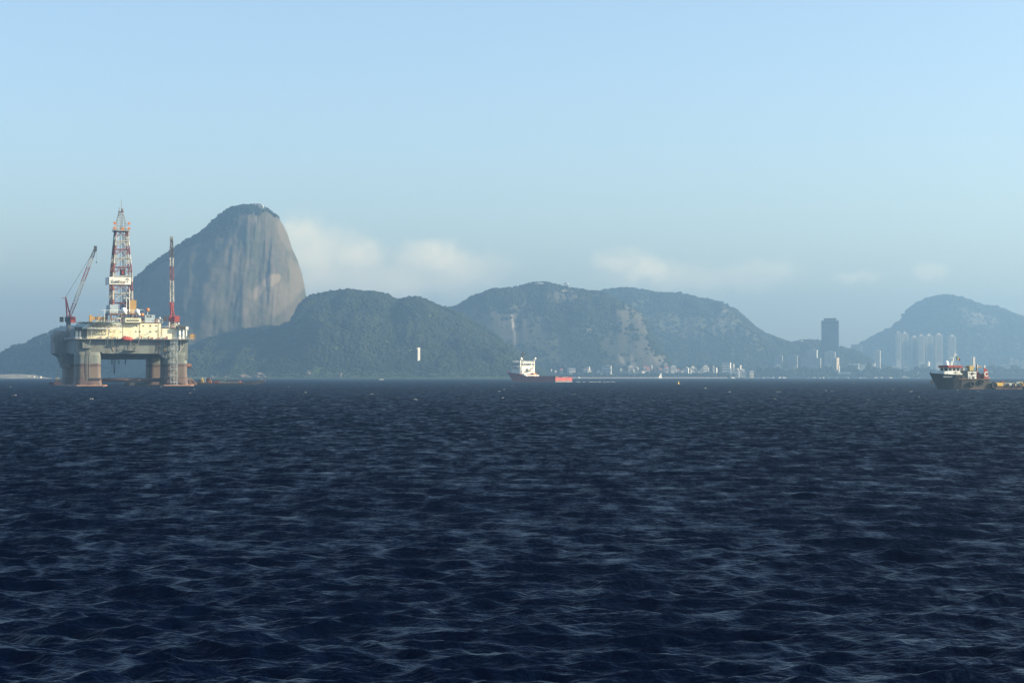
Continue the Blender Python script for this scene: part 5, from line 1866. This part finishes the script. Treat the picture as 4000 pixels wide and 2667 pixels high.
    # lifeboat cradle and gear abaft the house
    MB().box(56, 60, -8.4, -4.6, 7.51, 9.6).build('rescue_boat', ORANGE, s)
    MB().box(54.5, 58, 6, 9.5, 7.51, 8.8).build('deck_store', WHITE, s)
    rr = random.Random(2)
    for i in range(9):
        x, y = rr.uniform(6, 50), rr.uniform(-9, 8)
        MB().box(x, x + rr.uniform(1.5, 4), y, y + rr.uniform(1, 2.4), D + 0.01, D + rr.uniform(0.7, 1.6)).build('deck_cargo', rr.choice([STEEL, WHITE, ORANGE, DARK]), s)
    # broken white wake behind the stern
    wk = MB()
    for i in range(34):
        d = 3 + 55 * rr.random() ** 1.2
        # the wake trails along the ship's track, thinning out
        x = 54 + d * 0.93 + rr.uniform(-2, 2)
        y = 2036 - d * 0.3 + rr.uniform(-6, 6)
        l, h = rr.uniform(0.8, 3.0), rr.uniform(0.15, 0.4)
        wk.loft([[(x + (t - 0.5) * l, y - 0.5, 0.1), (x + (t - 0.5) * l, y, 0.25 + h * math.sin(math.pi * t)), (x + (t - 0.5) * l, y + 0.5, 0.1)] for t in (0.05, 0.3, 0.6, 0.95)])
    tag(wk.build('wake_foam', MATS['foam_white']), 'broken white wake behind the stern of the red ship', None, kind='stuff')


red_ship()


def tug():
    # heading left and a little toward the viewer
    ang = math.radians(180 + 14)
    hx, hy = math.cos(ang), math.sin(ang)
    Ls = 49.0
    stern = Vector((X_at(3974, 1003), 1003))
    s = thing('workboat', 'black hulled workboat with red banded wheelhouse and tyre fenders', 'boat', (stern.x, stern.y, 0), ang)
    B = 5.6
    # low after body and raised fore body
    st = [(0, B - 0.4, B - 0.6, 1.6, 0), (2, B, B - 0.2, 1.6, 0), (14.2, B, B, 1.6, 0)]
    aft = MB().loft(hull_rings(st)).build('after_hull', TUGB, s)
    st = [(14.22, B, B, 5.3, 0), (26, B, B - 0.1, 5.3, 0), (32, B, B - 0.4, 5.4, 0)]
    MB().loft(hull_rings(st)).build('hull', TUGB, s)
    st = [(32.02, B, B - 0.4, 7.3, 0), (37, B - 0.2, B - 1.2, 7.5, -0.6), (42, B - 1.2, B - 2.9, 7.7, -1.8), (46, B - 3.0, 1.2, 8.0, -3.6), (48.5, 0.9, 0.4, 8.2, -5.4), (49.3, 0.2, 0.15, 8.3, -6.2)]
    MB().loft(hull_rings(st)).build('bow', TUG_SHADED, s)
    MB().prism([(28.2, 5.3), (32.0, 5.35), (32.0, 7.3)], 'y', B - 0.25, B).build('bulwark_slope', TUGB, s)
    MB().prism([(28.2, 5.3), (32.0, 5.35), (32.0, 7.3)], 'y', -B, -B + 0.25).build('bulwark_slope', TUGB, s)
    for y in (B + 0.02, -B - 0.32):
        MB().box(14.0, 34, y, y + 0.3, 5.05, 5.32).build('rubbing_strake', RUST, s)
        MB().box(-0.2, 14.2, y - 0.1 if y > 0 else y, y + 0.25, 1.25, 1.62).build('rubbing_strake', RUST, s)
    # bulwark of the after deck
    for y in (B - 0.3, -B + 0.05):
        MB().box(0.5, 14.2, y, y + 0.25, 1.61, 3.4).build('after_bulwark', GREY, s)
    # wheelhouse block
    zb = 7.5
    dk = MB().box(32.4, 42.0, -3.9, 3.9, 7.2, 9.1).build('deckhouse', WHITE, s)
    MB().box(31.0, 40.0, -4.4, 4.4, 7.35, 8.0).build('side_step', WHITE, dk)
    MB().prism([(31.2, 7.4), (35.2, 7.4), (34.6, 9.0), (32.6, 9.0)], 'y', 4.0, 4.5).build('boat_deck_wing', WHITE, dk)
    rings = []
    for z, k in ((9.11, 0.0), (11.0, 0.45)):
        rings.append([(x, y, z) for x, y in ((32.0, -3.7), (39.2 + k, -3.7), (41.2 + k, -2.0), (41.8 + k, 0), (41.2 + k, 2.0), (39.2 + k, 3.7), (32.0, 3.7))])
    wh = MB().loft(rings).build('wheelhouse', WHITE, s)
    for a_, b_ in ((0, 1), (1, 2), (2, 3), (3, 4), (4, 5), (5, 6)):
        p0, p1 = Vector(rings[0][a_]), Vector(rings[0][b_])
        q0, q1 = Vector(rings[1][a_]), Vector(rings[1][b_])
        n_ = 3 if a_ in (0, 5) else 1
        for k in range(n_):
            t0, t1 = (k + 0.14) / n_, (k + 0.86) / n_
            c = [p0.lerp(p1, t0).lerp(q0.lerp(q1, t0), 0.12), p0.lerp(p1, t1).lerp(q0.lerp(q1, t1), 0.12), p0.lerp(p1, t1).lerp(q0.lerp(q1, t1), 0.9), p0.lerp(p1, t0).lerp(q0.lerp(q1, t0), 0.9)]
            nrm = (c[1] - c[0]).cross(c[3] - c[0]).normalized() * 0.06
            if nrm.dot(sum(c, Vector()) / 4 - Vector((36, 0, 10))) < 0:
                nrm = -nrm
            MB().add([x + nrm for x in c] + [x - nrm * 0.5 for x in c], [(0, 1, 2, 3), (7, 6, 5, 4), (0, 4, 5, 1), (1, 5, 6, 2), (2, 6, 7, 3), (3, 7, 4, 0)]).build('window', GLASS, wh)
    roofp = [(30.6, -4.3), (39.8, -4.3), (42.4, -2.4), (43.2, 0), (42.4, 2.4), (39.8, 4.3), (30.6, 4.3)]
    rf = MB().prism(roofp, 'z', 11.01, 12.0).build('roof_band', RED, wh)
    MB().prism([(36 + (x - 36) * 0.9, y * 0.9) for x, y in roofp], 'z', 12.003, 12.1).build('roof_deck', STEEL, wh)
    # radome, mast with yards, flag
    mb = MB().bar((38.6, 0.2, 12.1), (38.6, 0.2, 12.8), 1.2, 16)
    mb.ball((38.6, 0.2, 12.9), 1.22, 18, 10, 1.35, -0.1)
    mb.build('radome', RADOME, s, True)
    mb = MB().bar((35.4, 0, 12.1), (33.2, 0, 18.2), 0.42, 8, 0.3)
    mb.path([(36.4, 1.1, 12.1), (35.1, 0, 14.4), (36.4, -1.1, 12.1)], 0.16, 5)
    mb.bar((33.3, -1.9, 17.0), (33.3, 1.9, 17.0), 0.12, 4)
    mb.bar((33.9, -1.2, 15.6), (33.9, 1.2, 15.6), 0.1, 4)
    mb.bar((33.2, 0, 18), (32.9, 0, 19.4), 0.08, 4)
    mb.box(34.3, 36.6, -0.25, 0.25, 15.9, 16.2)
    mb.box(31.6, 33.2, -0.2, 0.2, 17.4, 17.6)
    mst = mb.build('mast', WHITE, s)
    for part, mt, x0, x1 in (('flag_green_field', mat('flag_green', (0.02, 0.16, 0.09)), 0, 1.6), ('flag_red_end', RED, 1.6, 2.6)):
        v, f = [], []
        for i in range(6):
            t = x0 + (x1 - x0) * i / 5
            for j in range(4):
                v.append((32.4 - t, 0.35 * math.sin(t * 2.2), 16.6 - 0.35 * t - j * 0.45))
        for i in range(5):
            for j in range(3):
                q = i * 4 + j
                f.append((q, q + 4, q + 5, q + 1))
        MB().add(v, f).build(part, mt, mst)
    MB().add([(31.9, 0.3, 15.9), (31.3, 0.42, 16.15), (30.7, 0.42, 15.5), (31.3, 0.44, 15.2)], [(0, 1, 2, 3)]).build('flag_yellow_lozenge', YEL, mst)
    # engine casing house with round emblem and portholes
    ch = MB().box(22.2, 27.4, -4.6, 4.6, 5.31, 9.2).build('casing_house', WHITE, s)
    MB().box(21.9, 31.0, -4.8, 4.8, 9.21, 9.4).build('casing_roof', DARK, ch)
    MB().box(27.42, 31.2, -3.4, 3.4, 5.5, 9.2).build('link_house', GREY, ch)
    MB().torus((24.7, 4.62, 7.9), (0, 1, 0), 0.62, 0.16, 18, 6).build('round_emblem', DARK, ch)
    MB().bar((24.7, 4.6, 7.9), (24.7, 4.68, 7.9), 0.4, 12).build('emblem_disc', RUST, ch)
    for x in (23.0, 26.5):
        MB().bar((x, 4.55, 8.0), (x, 4.66, 8.0), 0.32, 12).build('porthole', GLASS, ch)
    MB().box(22.3, 27.3, 4.58, 4.7, 6.5, 6.6).build('belt_pipe', STEEL, ch)
    for x in (23.2, 24.4, 25.8):
        MB().box(x - 0.3, x + 0.3, 4.6, 4.9, 5.32, 6.4).build('vent_box', DARK if x == 24.4 else WHITE, ch)
    MB().box(22.6, 25.2, -1.5, 2.6, 9.41, 12.0).build('generator_box', mat('tug_yellow_box', (0.62, 0.46, 0.16), (0.5, 0.36, 0.12), 0.5), s)
    MB().box(26.2, 28.8, -1.2, 1.8, 9.41, 10.9).build('liferaft_case', BLUEGREY, s)
    MB().box(25, 31.5, 0.2, 0.8, 11.2, 11.5).build('jib_arm', DARK, s)
    MB().bar((22.0, 0.5, 9.4), (22.0, 0.5, 16.6), 0.11, 5).build('whip_aerial', DARK, s)
    MB().bar((20.6, 2.2, 9.2), (20.6, 2.2, 12.6), 0.3, 8).build('exhaust_pipe', DARK, s)
    MB().bar((20.3, 2.2, 11.0), (20.2, 2.2, 12.6), 0.32, 8).build('exhaust_pipe', WHITE, s)
    for x in (29.4, 30.6, 33.6):
        MB().bar((x, -2, 9.4), (x, -2, 13.4), 0.1, 4).build('light_post', WHITE, s)
    # towing winch, davit, red after panel with the letter
    MB().bar((20.2, -3.4, 6.9), (20.2, 3.4, 6.9), 1.6, 18).build('winch_drum', mat('winch_maroon', (0.16, 0.03, 0.03), (0.11, 0.03, 0.03), 0.5), s)
    MB().prism([(18.2, 5.31), (22.0, 5.31), (21.4, 8.4), (20.4, 8.8)], 'y', 3.4, 3.8).build('winch_frame', mat('winch_maroon', (0.16, 0.03, 0.03)), s)
    MB().path([(20.6, 1.5, 6.8), (19.6, 1.5, 11.6), (17.2, 1.5, 11.3)], 0.36, 6).build('davit_crane', YELLOW, s)
    MB().box(17.8, 18.6, 2.2, 3.6, 5.31, 7.4).build('capstan', DARK, s)
    pn = MB().prism([(14.4, 5.33), (17.5, 5.33), (17.5, 11.0), (16.8, 10.8), (15.4, 10.0)], 'y', 4.5, 4.9).build('red_panel', RED, s)
    MB().box(13.8, 17.6, 4.95, 5.7, 5.36, 5.5).build('panel_shelf', STEEL, pn)
    MB().box(16.6, 17.2, 4.4, 4.8, 10.7, 12.2).build('panel_lamp', WHITE, pn)
    MB().box(14.4, 16.6, -4.4, 4.0, 5.33, 8.0).build('after_deck_frame', STEEL, s)
    MB().box(13.9, 14.21, -B + 0.1, B - 0.1, 1.62, 5.32).build('after_bulkhead', TUGB, s)
    R_ = Matrix.Translation((17.2, 4.96, 6.5)) @ Matrix.Rotation(math.pi, 4, 'Z') @ Matrix.Rotation(math.radians(90), 4, 'X')
    text_mesh('lettering', 'C', 3.4, 0.05, WHITE, pn, R_, 0.09, 2.1)
    R_ = Matrix.Translation((42.6, 4.35, 5.9)) @ Matrix.Rotation(math.radians(180 - 11), 4, 'Z') @ Matrix.Rotation(math.radians(90 + 5), 4, 'X')
    text_mesh('lettering', 'FREYUUR', 1.12, 0.12, WHITE, s, R_, 0.02)
    # bits on the after deck
    MB().box(8.6, 11.3, B - 0.04, B + 0.1, 1.75, 3.3).build('yellow_hatch', YEL, s)
    for i, (x, w, mt, z) in enumerate(((5.5, 1.6, WHITE, 2.5), (4.4, 2.8, WHITE, 2.1), (2.2, 1.3, BLUEGREY, 3.3))):
        MB().box(x - w / 2, x + w / 2, B + 0.0, B + 0.14, z - 0.35, z + 0.35).build('deck_gear', mt, s)
    MB().path([(2.0, B, 3.6), (0.2, B, 3.6), (-0.2, B, 1.7)], 0.16, 5).build('yellow_gate', YEL, s)
    MB().bar((7.4, 0, 1.6), (7.4, 0, 4.2), 0.25, 8).build('tow_post', DARK, s)
    MB().box(5.6, 6.8, -1, 0.5, 1.6, 3.9).build('red_locker', RED, s)
    for (x, z, R, y) in ((35.6, 6.4, 0.72, B - 0.1), (25.8, 2.6, 1.15, B + 0.2), (19.6, 3.8, 0.95, B + 0.2), (12.6, 1.9, 1.35, B + 0.3), (6.5, 2.0, 0.62, B + 0.25), (4.0, 2.0, 0.62, B + 0.25), (1.3, 2.0, 0.6, B + 0.25), (-0.5, 1.4, 0.9, B - 1.4)):
        ax = (0, 1, 0) if x > 0 else (1, 0.3, 0)
        MB().torus((x, y + R * 0.25, z), ax, R, R * 0.42, 20, 8).build('tyre_fender', RUBBER, s, True)
    MB().prism([(47.2, 2.6), (48.6, 3.4), (48.2, 4.6), (47.4, 4.4)], 'y', -0.5, 0.5).build('bow_anchor', RUST, s)
    MB().bar((48.6, 0, 8.2), (48.6, 0, 9.3), 0.15, 5).build('jackstaff', DARK, s)

    # the after deck takes up well over a third of the length
    def fit(x):
        return x * 18.5 / 14.2 if x < 14.2 else 18.5 + (x - 14.2) * 30.5 / 34.8

    def stretch(o):
        xs = [v.co.x for v in o.data.vertices]
        mid = (min(xs) + max(xs)) / 2
        rigid = o.name.split('.')[0] in ('tyre_fender', 'round_emblem', 'porthole', 'emblem_disc', 'radome', 'lettering')
        for v in o.data.vertices:
            v.co.x = v.co.x + fit(mid) - mid if rigid else fit(v.co.x)
        for c in o.children:
            stretch(c)
    for c in s.children:
        stretch(c)


tug()


def cargo_barge():
    Y = 1450
    s = thing('cargo_barge', 'long dark flat barge loaded with containers beside the drilling rig', 'barge', (X_at(752, Y), Y, 0), math.radians(4))
    k = Y / F
    L1, L2 = 205 * k, 283 * k
    MB().box(0, L1, -5, 5, -1.5, 1.7).build('hull', DARK, s)
    MB().loft([[(L1 + 0.02, -5, -1), (L1 + 0.02, 5, -1), (L1 + 0.02, 5, 2.2), (L1 + 0.02, -5, 2.2)], [(L2 - 9, -5, -1), (L2 - 9, 5, -1), (L2 - 9, 5, 2.8), (L2 - 9, -5, 2.8)], [(L2, -4, 2.2), (L2, 4, 2.2), (L2, 4, 3.5), (L2, -4, 3.5)]]).build('bow', DARK, s)
    MB().bar((L2 - 3, 0, 3.1), (L2 - 3, 0, 4.6), 0.35, 6).build('bollard', STEEL, s)
    MB().box(-0.1, L1, -5.2, -5.01, 1.2, 1.7).build('rubbing_strake', RUST, s)
    cargo = [(775, 800, 1482, GREY, 'grey tank frame', 'grey boxy tank frame on the barge end by the rig'), (786, 803, 1475, BLUEGREY, 'blue container', 'blue container stacked behind the grey tank frame on the barge'), (805, 820, 1476, RUST, 'brown container', 'rust brown container on the barge next to the blue one'),
             (816, 827, 1485, ORANGE, 'orange skid', 'orange skid at the foot of the brown container on the barge'), (836, 856, 1490, RED, 'red container', 'low dark red container in the middle of the barge'), (838, 880, 1482, GREEN, 'green trough', 'long green trough lying above the red container on the barge'),
             (858, 932, 1492, BLUEGREY, 'pale cargo', 'long pale blue crated cargo on the barge'), (880, 935, 1483, DARK, 'pipe bundle', 'dark bundle of pipes on top of the pale crated cargo'), (933, 941, 1487, ORANGE, 'orange box', 'small orange box near the barge bow')]
    z = [1.71, 1.71, 1.71, 1.71, 1.71, 4.0, 1.71, 3.8, 1.71]
    for i, (a, b, t, m_, nm, lab) in enumerate(cargo):
        y0 = 1.2 if i in (1, 2, 5, 7) else -4.2
        zt = Z_at(t, Y)
        if i in (5, 7):
            zz = max(1.71, zt - 1.8)
            if i == 5:
                mb = MB().prism([(y0 - 2, zz), (y0 + 2, zz), (y0 + 2.4, zt), (y0 - 2.4, zt)], 'x', (a - 752) * k, (b - 752) * k)
                mb.box((a - 752) * k + 1, (a - 752) * k + 1.4, y0 - 1, y0 + 1, 1.71, zz)
                mb.box((b - 752) * k - 1.4, (b - 752) * k - 1, y0 - 1, y0 + 1, 1.71, zz)
            else:
                mb = MB()
                for q in range(5):
                    mb.bar(((a - 752) * k, y0 - 1.6 + q * 0.8, zz + 0.5 + (q % 2) * 0.5), ((b - 752) * k, y0 - 1.6 + q * 0.8, zz + 0.5 + (q % 2) * 0.5), 0.45, 8)
                for q in (0.2, 0.8):
                    xx = (a + (b - a) * q - 752) * k
                    mb.box(xx - 0.3, xx + 0.3, y0 - 2, y0 + 2, 1.71, zz + 0.4)
        else:
            x0, x1 = (a - 752) * k, (b - 752) * k
            mb = MB().box(x0, x1, y0, y0 + 2.6, 1.71, zt)
            n = max(2, int((x1 - x0) / 0.9))
            for q in range(n):
                xx = x0 + (x1 - x0) * (q + 0.5) / n
                mb.box(xx - 0.12, xx + 0.12, y0 - 0.1, y0 - 0.002, 1.85, zt - 0.15)
        o = mb.build(nm.replace(' ', '_'), m_)
        o.matrix_world = Matrix.Translation(s.location) @ Matrix.Rotation(s.rotation_euler[2], 4, 'Z')
        tag(o, lab, 'cargo')
    mb = MB()
    for x in (789, 796):
        mb.bar(((x - 752) * k, -4.6, 1.7), ((773 + 0.35 * (x - 752) + 4 - 752) * k, -4.6, 5.4), 0.3, 5)
    mb.build('a_frame', YEL, s)


cargo_barge()

# mooring line from the rig's fairlead to the barge
_p = Vector(rig_point(77.3, 5, A(2180, 1240, 5)[1]))
_q = Vector((X_at(795, 1450), 1448, 2.2))
_mb = MB()
_pts = [_p.lerp(_q, t / 8) - Vector((0, 0, 1.2 * math.sin(math.pi * t / 8))) for t in range(9)]
_mb.path(_pts, 0.16, 5)
tag(_mb.build('mooring_line', DARK), 'dark mooring line slanting from the rig down to the barge', 'rope')


def work_barge():
    Y = RO[1] + 45
    s = thing('work_barge', 'low black work barge moored between the columns of the drilling rig', 'barge', (X_at(452, Y), Y + 30, 0), RA)
    k = Y / F
    MB().loft([[(0, -4, 1.2), (0, 4, 1.2), (0, 4, 2.3), (0, -4, 2.3)], [(3, -5, -1), (3, 5, -1), (3, 5, 2.2), (3, -5, 2.2)], [(148 * k, -5, -1), (148 * k, 5, -1), (148 * k, 5, 1.9), (148 * k, -5, 1.9)]]).build('hull', DARK, s)
    MB().box(14, 17, -2, 2, 2.1, 3.6).build('deck_box', DARK, s)
    MB().box(14.5, 15.4, -3.5, -2.6, 2.1, 3.5).build('orange_drum_pallet', ORANGE, s)
    MB().box(16.2, 16.8, -3.5, -3.0, 2.1, 3.4).build('white_bollard', WHITE, s)


work_barge()


def small_tug():
    Y = 1425
    s = thing('small_tugboat', 'small dark red tugboat half hidden behind the left column of the rig', 'boat', (X_at(195, Y), Y, 0), math.radians(14))
    MB().loft(hull_rings([(0, 2.0, 1.6, 2.2, 0.6), (3, 2.6, 2.3, 1.7, 0), (9, 2.6, 2.3, 1.6, 0), (12, 2.4, 2.2, 1.7, 0)])).build('hull', mat('old_red_hull', (0.16, 0.04, 0.035), (0.1, 0.035, 0.03), 0.5), s)
    MB().box(3.2, 8, -1.7, 1.7, 1.6, 4.0).build('deckhouse', DARK, s)
    MB().box(4, 6.8, -1.4, 1.4, 4.01, 5.6).build('wheelhouse', STEEL, s)
    MB().box(8.4, 9.6, -1.0, 0.6, 1.6, 3.4).build('white_locker', WHITE, s)
    mb = MB().bar((5.4, 0, 5.6), (5.8, 0, 11.2), 0.16, 5)
    mb.bar((5.0, -0.9, 8), (5.9, 0.9, 8), 0.1, 4)
    mb.bar((4.2, 0, 5.6), (4.2, 0, 8.4), 0.1, 4)
    mb.build('mast', DARK, s)
    MB().torus((-0.2, 0, 1.4), (1, 0, 0), 0.9, 0.4, 14, 6).build('bow_fender', RUBBER, s)


small_tug()


def sailboat():
    Y = 4440
    s = thing('sailboat', 'small sailing boat heeling under two white sails', 'boat', (X_at(2578, Y), Y, 0), 0.5)
    s.rotation_euler = (0, math.radians(14), 0.5)
    MB().loft(hull_rings([(-4.6, 1.0, 0.9, 1.1, 0), (-1, 1.6, 1.3, 1.0, 0), (2.5, 1.3, 0.9, 1.15, -0.3), (5.2, 0.15, 0.1, 1.4, -1.0)])).build('hull', WHITE, s)
    MB().bar((0.4, 0, 0.9), (0.4, 0, 15.2), 0.1, 6).build('mast', STEEL, s)
    MB().prism([(0.2, 2.0), (-4.2, 2.1), (-2.6, 7.5), (0.2, 14.8)], 'y', -0.03, 0.03).build('mainsail', WHITE, s)
    MB().prism([(4.9, 1.8), (0.7, 2.2), (0.7, 12.8)], 'y', -0.03, 0.03).build('jib', WHITE, s)
    MB().box(-1.8, 1.2, -0.8, 0.8, 1.0, 1.6).build('cabin', WHITE, s)


sailboat()


def buoy():
    Y = 1567
    s = thing('channel_buoy', 'small yellow channel buoy with a pointed top floating alone', 'buoy', (X_at(2650, Y), Y, 0))
    MB().bar((0, 0, -0.5), (0, 0, 0.6), 0.75, 14).build('float', YEL, s, True)
    MB().bar((0, 0, 0.6), (0, 0, 2.2), 0.6, 10, 0.16).build('tower', YEL, s)
    MB().ball((0, 0, 2.45), 0.2, 8, 6).build('lantern', RUST, s)


buoy()


def little_boat(name, label, px, Y, L, rotz, mats, group=None, cabin=True):
    s = thing(name, label, 'boat', (X_at(px, Y), Y, 0), rotz, group)
    B = L * 0.16
    h = L * 0.11
    MB().loft(hull_rings([(-L / 2, B, B * 0.9, h, 0), (0, B * 1.05, B, h, 0), (L * 0.3, B * 0.8, B * 0.6, h * 1.15, -0.02 * L), (L / 2, 0.1, 0.08, h * 1.4, -0.1 * L)])).build('hull', mats[0], s)
    if cabin:
        MB().prism([(-L * 0.28, h), (L * 0.16, h), (L * 0.08, h + L * 0.13), (-L * 0.24, h + L * 0.13)], 'y', -B * 0.7, B * 0.7).build('cabin', mats[1], s)
        MB().box(-L * 0.2, L * 0.08, -B * 0.72, B * 0.72, h + L * 0.05, h + L * 0.095).build('window', GLASS, s)
    return s


little_boat('motor_launch', 'white open launch alone off the rocky shore', 1490, 3050, 7.5, 0.1, (WHITE, WHITE))
little_boat('motor_yacht', 'white motor yacht at the end of the beach', 2863, 4920, 13, 0.4, (WHITE, WHITE))
fb = little_boat('fishing_boat', 'grey fishing boat with green bow and red canopy off the quay', 3535, 4700, 24, 0.06, (mat('fishing_hull', (0.30, 0.34, 0.32), (0.2, 0.24, 0.23), 0.3), WHITE))
MB().box(-9, 1, -2.4, 2.4, 5.6, 6.0).build('canopy', RED, fb)
for _x in (-8.5, -4, 0.6):
    MB().bar((_x, 2.2, 2.6), (_x, 2.2, 5.6), 0.12, 4).build('canopy_post', STEEL, fb)
MB().box(9.4, 11.4, -1.2, 1.2, 2.4, 3.4).build('green_bow_rail', GREEN, fb)
for i, px in enumerate((2925, 2962, 2984, 2998, 3003, 3018, 3045, 3049, 3064, 3155, 3176, 3204, 3217, 3240, 3270, 3311, 3362, 3376, 3422, 3441, 3480, 3589, 3860, 3875, 1830, 1935, 2258)):
    Y = 5180 + rb.uniform(-25, 25) if px > 2900 else {1830: 4380, 1935: 4700, 2258: 4880}[px]
    little_boat('moored_boat', 'small white boat moored along the quay' if px > 2900 else {1830: 'white boat off the slope between the red roofed house and the red ship', 1935: 'white boat just ahead of the red ship', 2258: 'white boat beyond the stern of the red ship'}[px], px, Y, rb.uniform(7, 13), rb.choice([0.3, -0.4, 2.8, 0.9, 2.2]), (WHITE, WHITE), 'white boats moored along the quay' if px > 2900 else None)
# pale sheds on the sandy headland
for px, w_ in ((112, 14), (132, 10), (158, 16)):
    building(px, w_, 3, 1469, 1476, 4300, T_BEIGE, 'headland_shed', {112: 'low pale shed on the top of the sandy headland', 132: 'smallest pale shed, in the middle of the headland sheds', 158: 'widest pale shed, at the low end of the sandy headland'}[px], phi=20, drop=4)
# ------------------------------------------------------------------ the sea air
def build_haze():
    m = bpy.data.materials.new('sea_air')
    m.use_nodes = True
    nt = m.node_tree
    nt.nodes.clear()
    out = nt.nodes.new('ShaderNodeOutputMaterial')
    pv = nt.nodes.new('ShaderNodeVolumePrincipled')
    pv.inputs['Color'].default_value = HAZE_COLOR
    pv.inputs['Density'].default_value = HAZE_DENSITY
    pv.inputs['Anisotropy'].default_value = 0.55
    nt.links.new(pv.outputs[0], out.inputs['Volume'])
    o = MB().box(-5000, 5000, -400, 11000, -3.0, 425).build('haze', m)
    tag(o, 'pale blue sea haze hanging over the bay', None, kind='stuff')


build_haze()
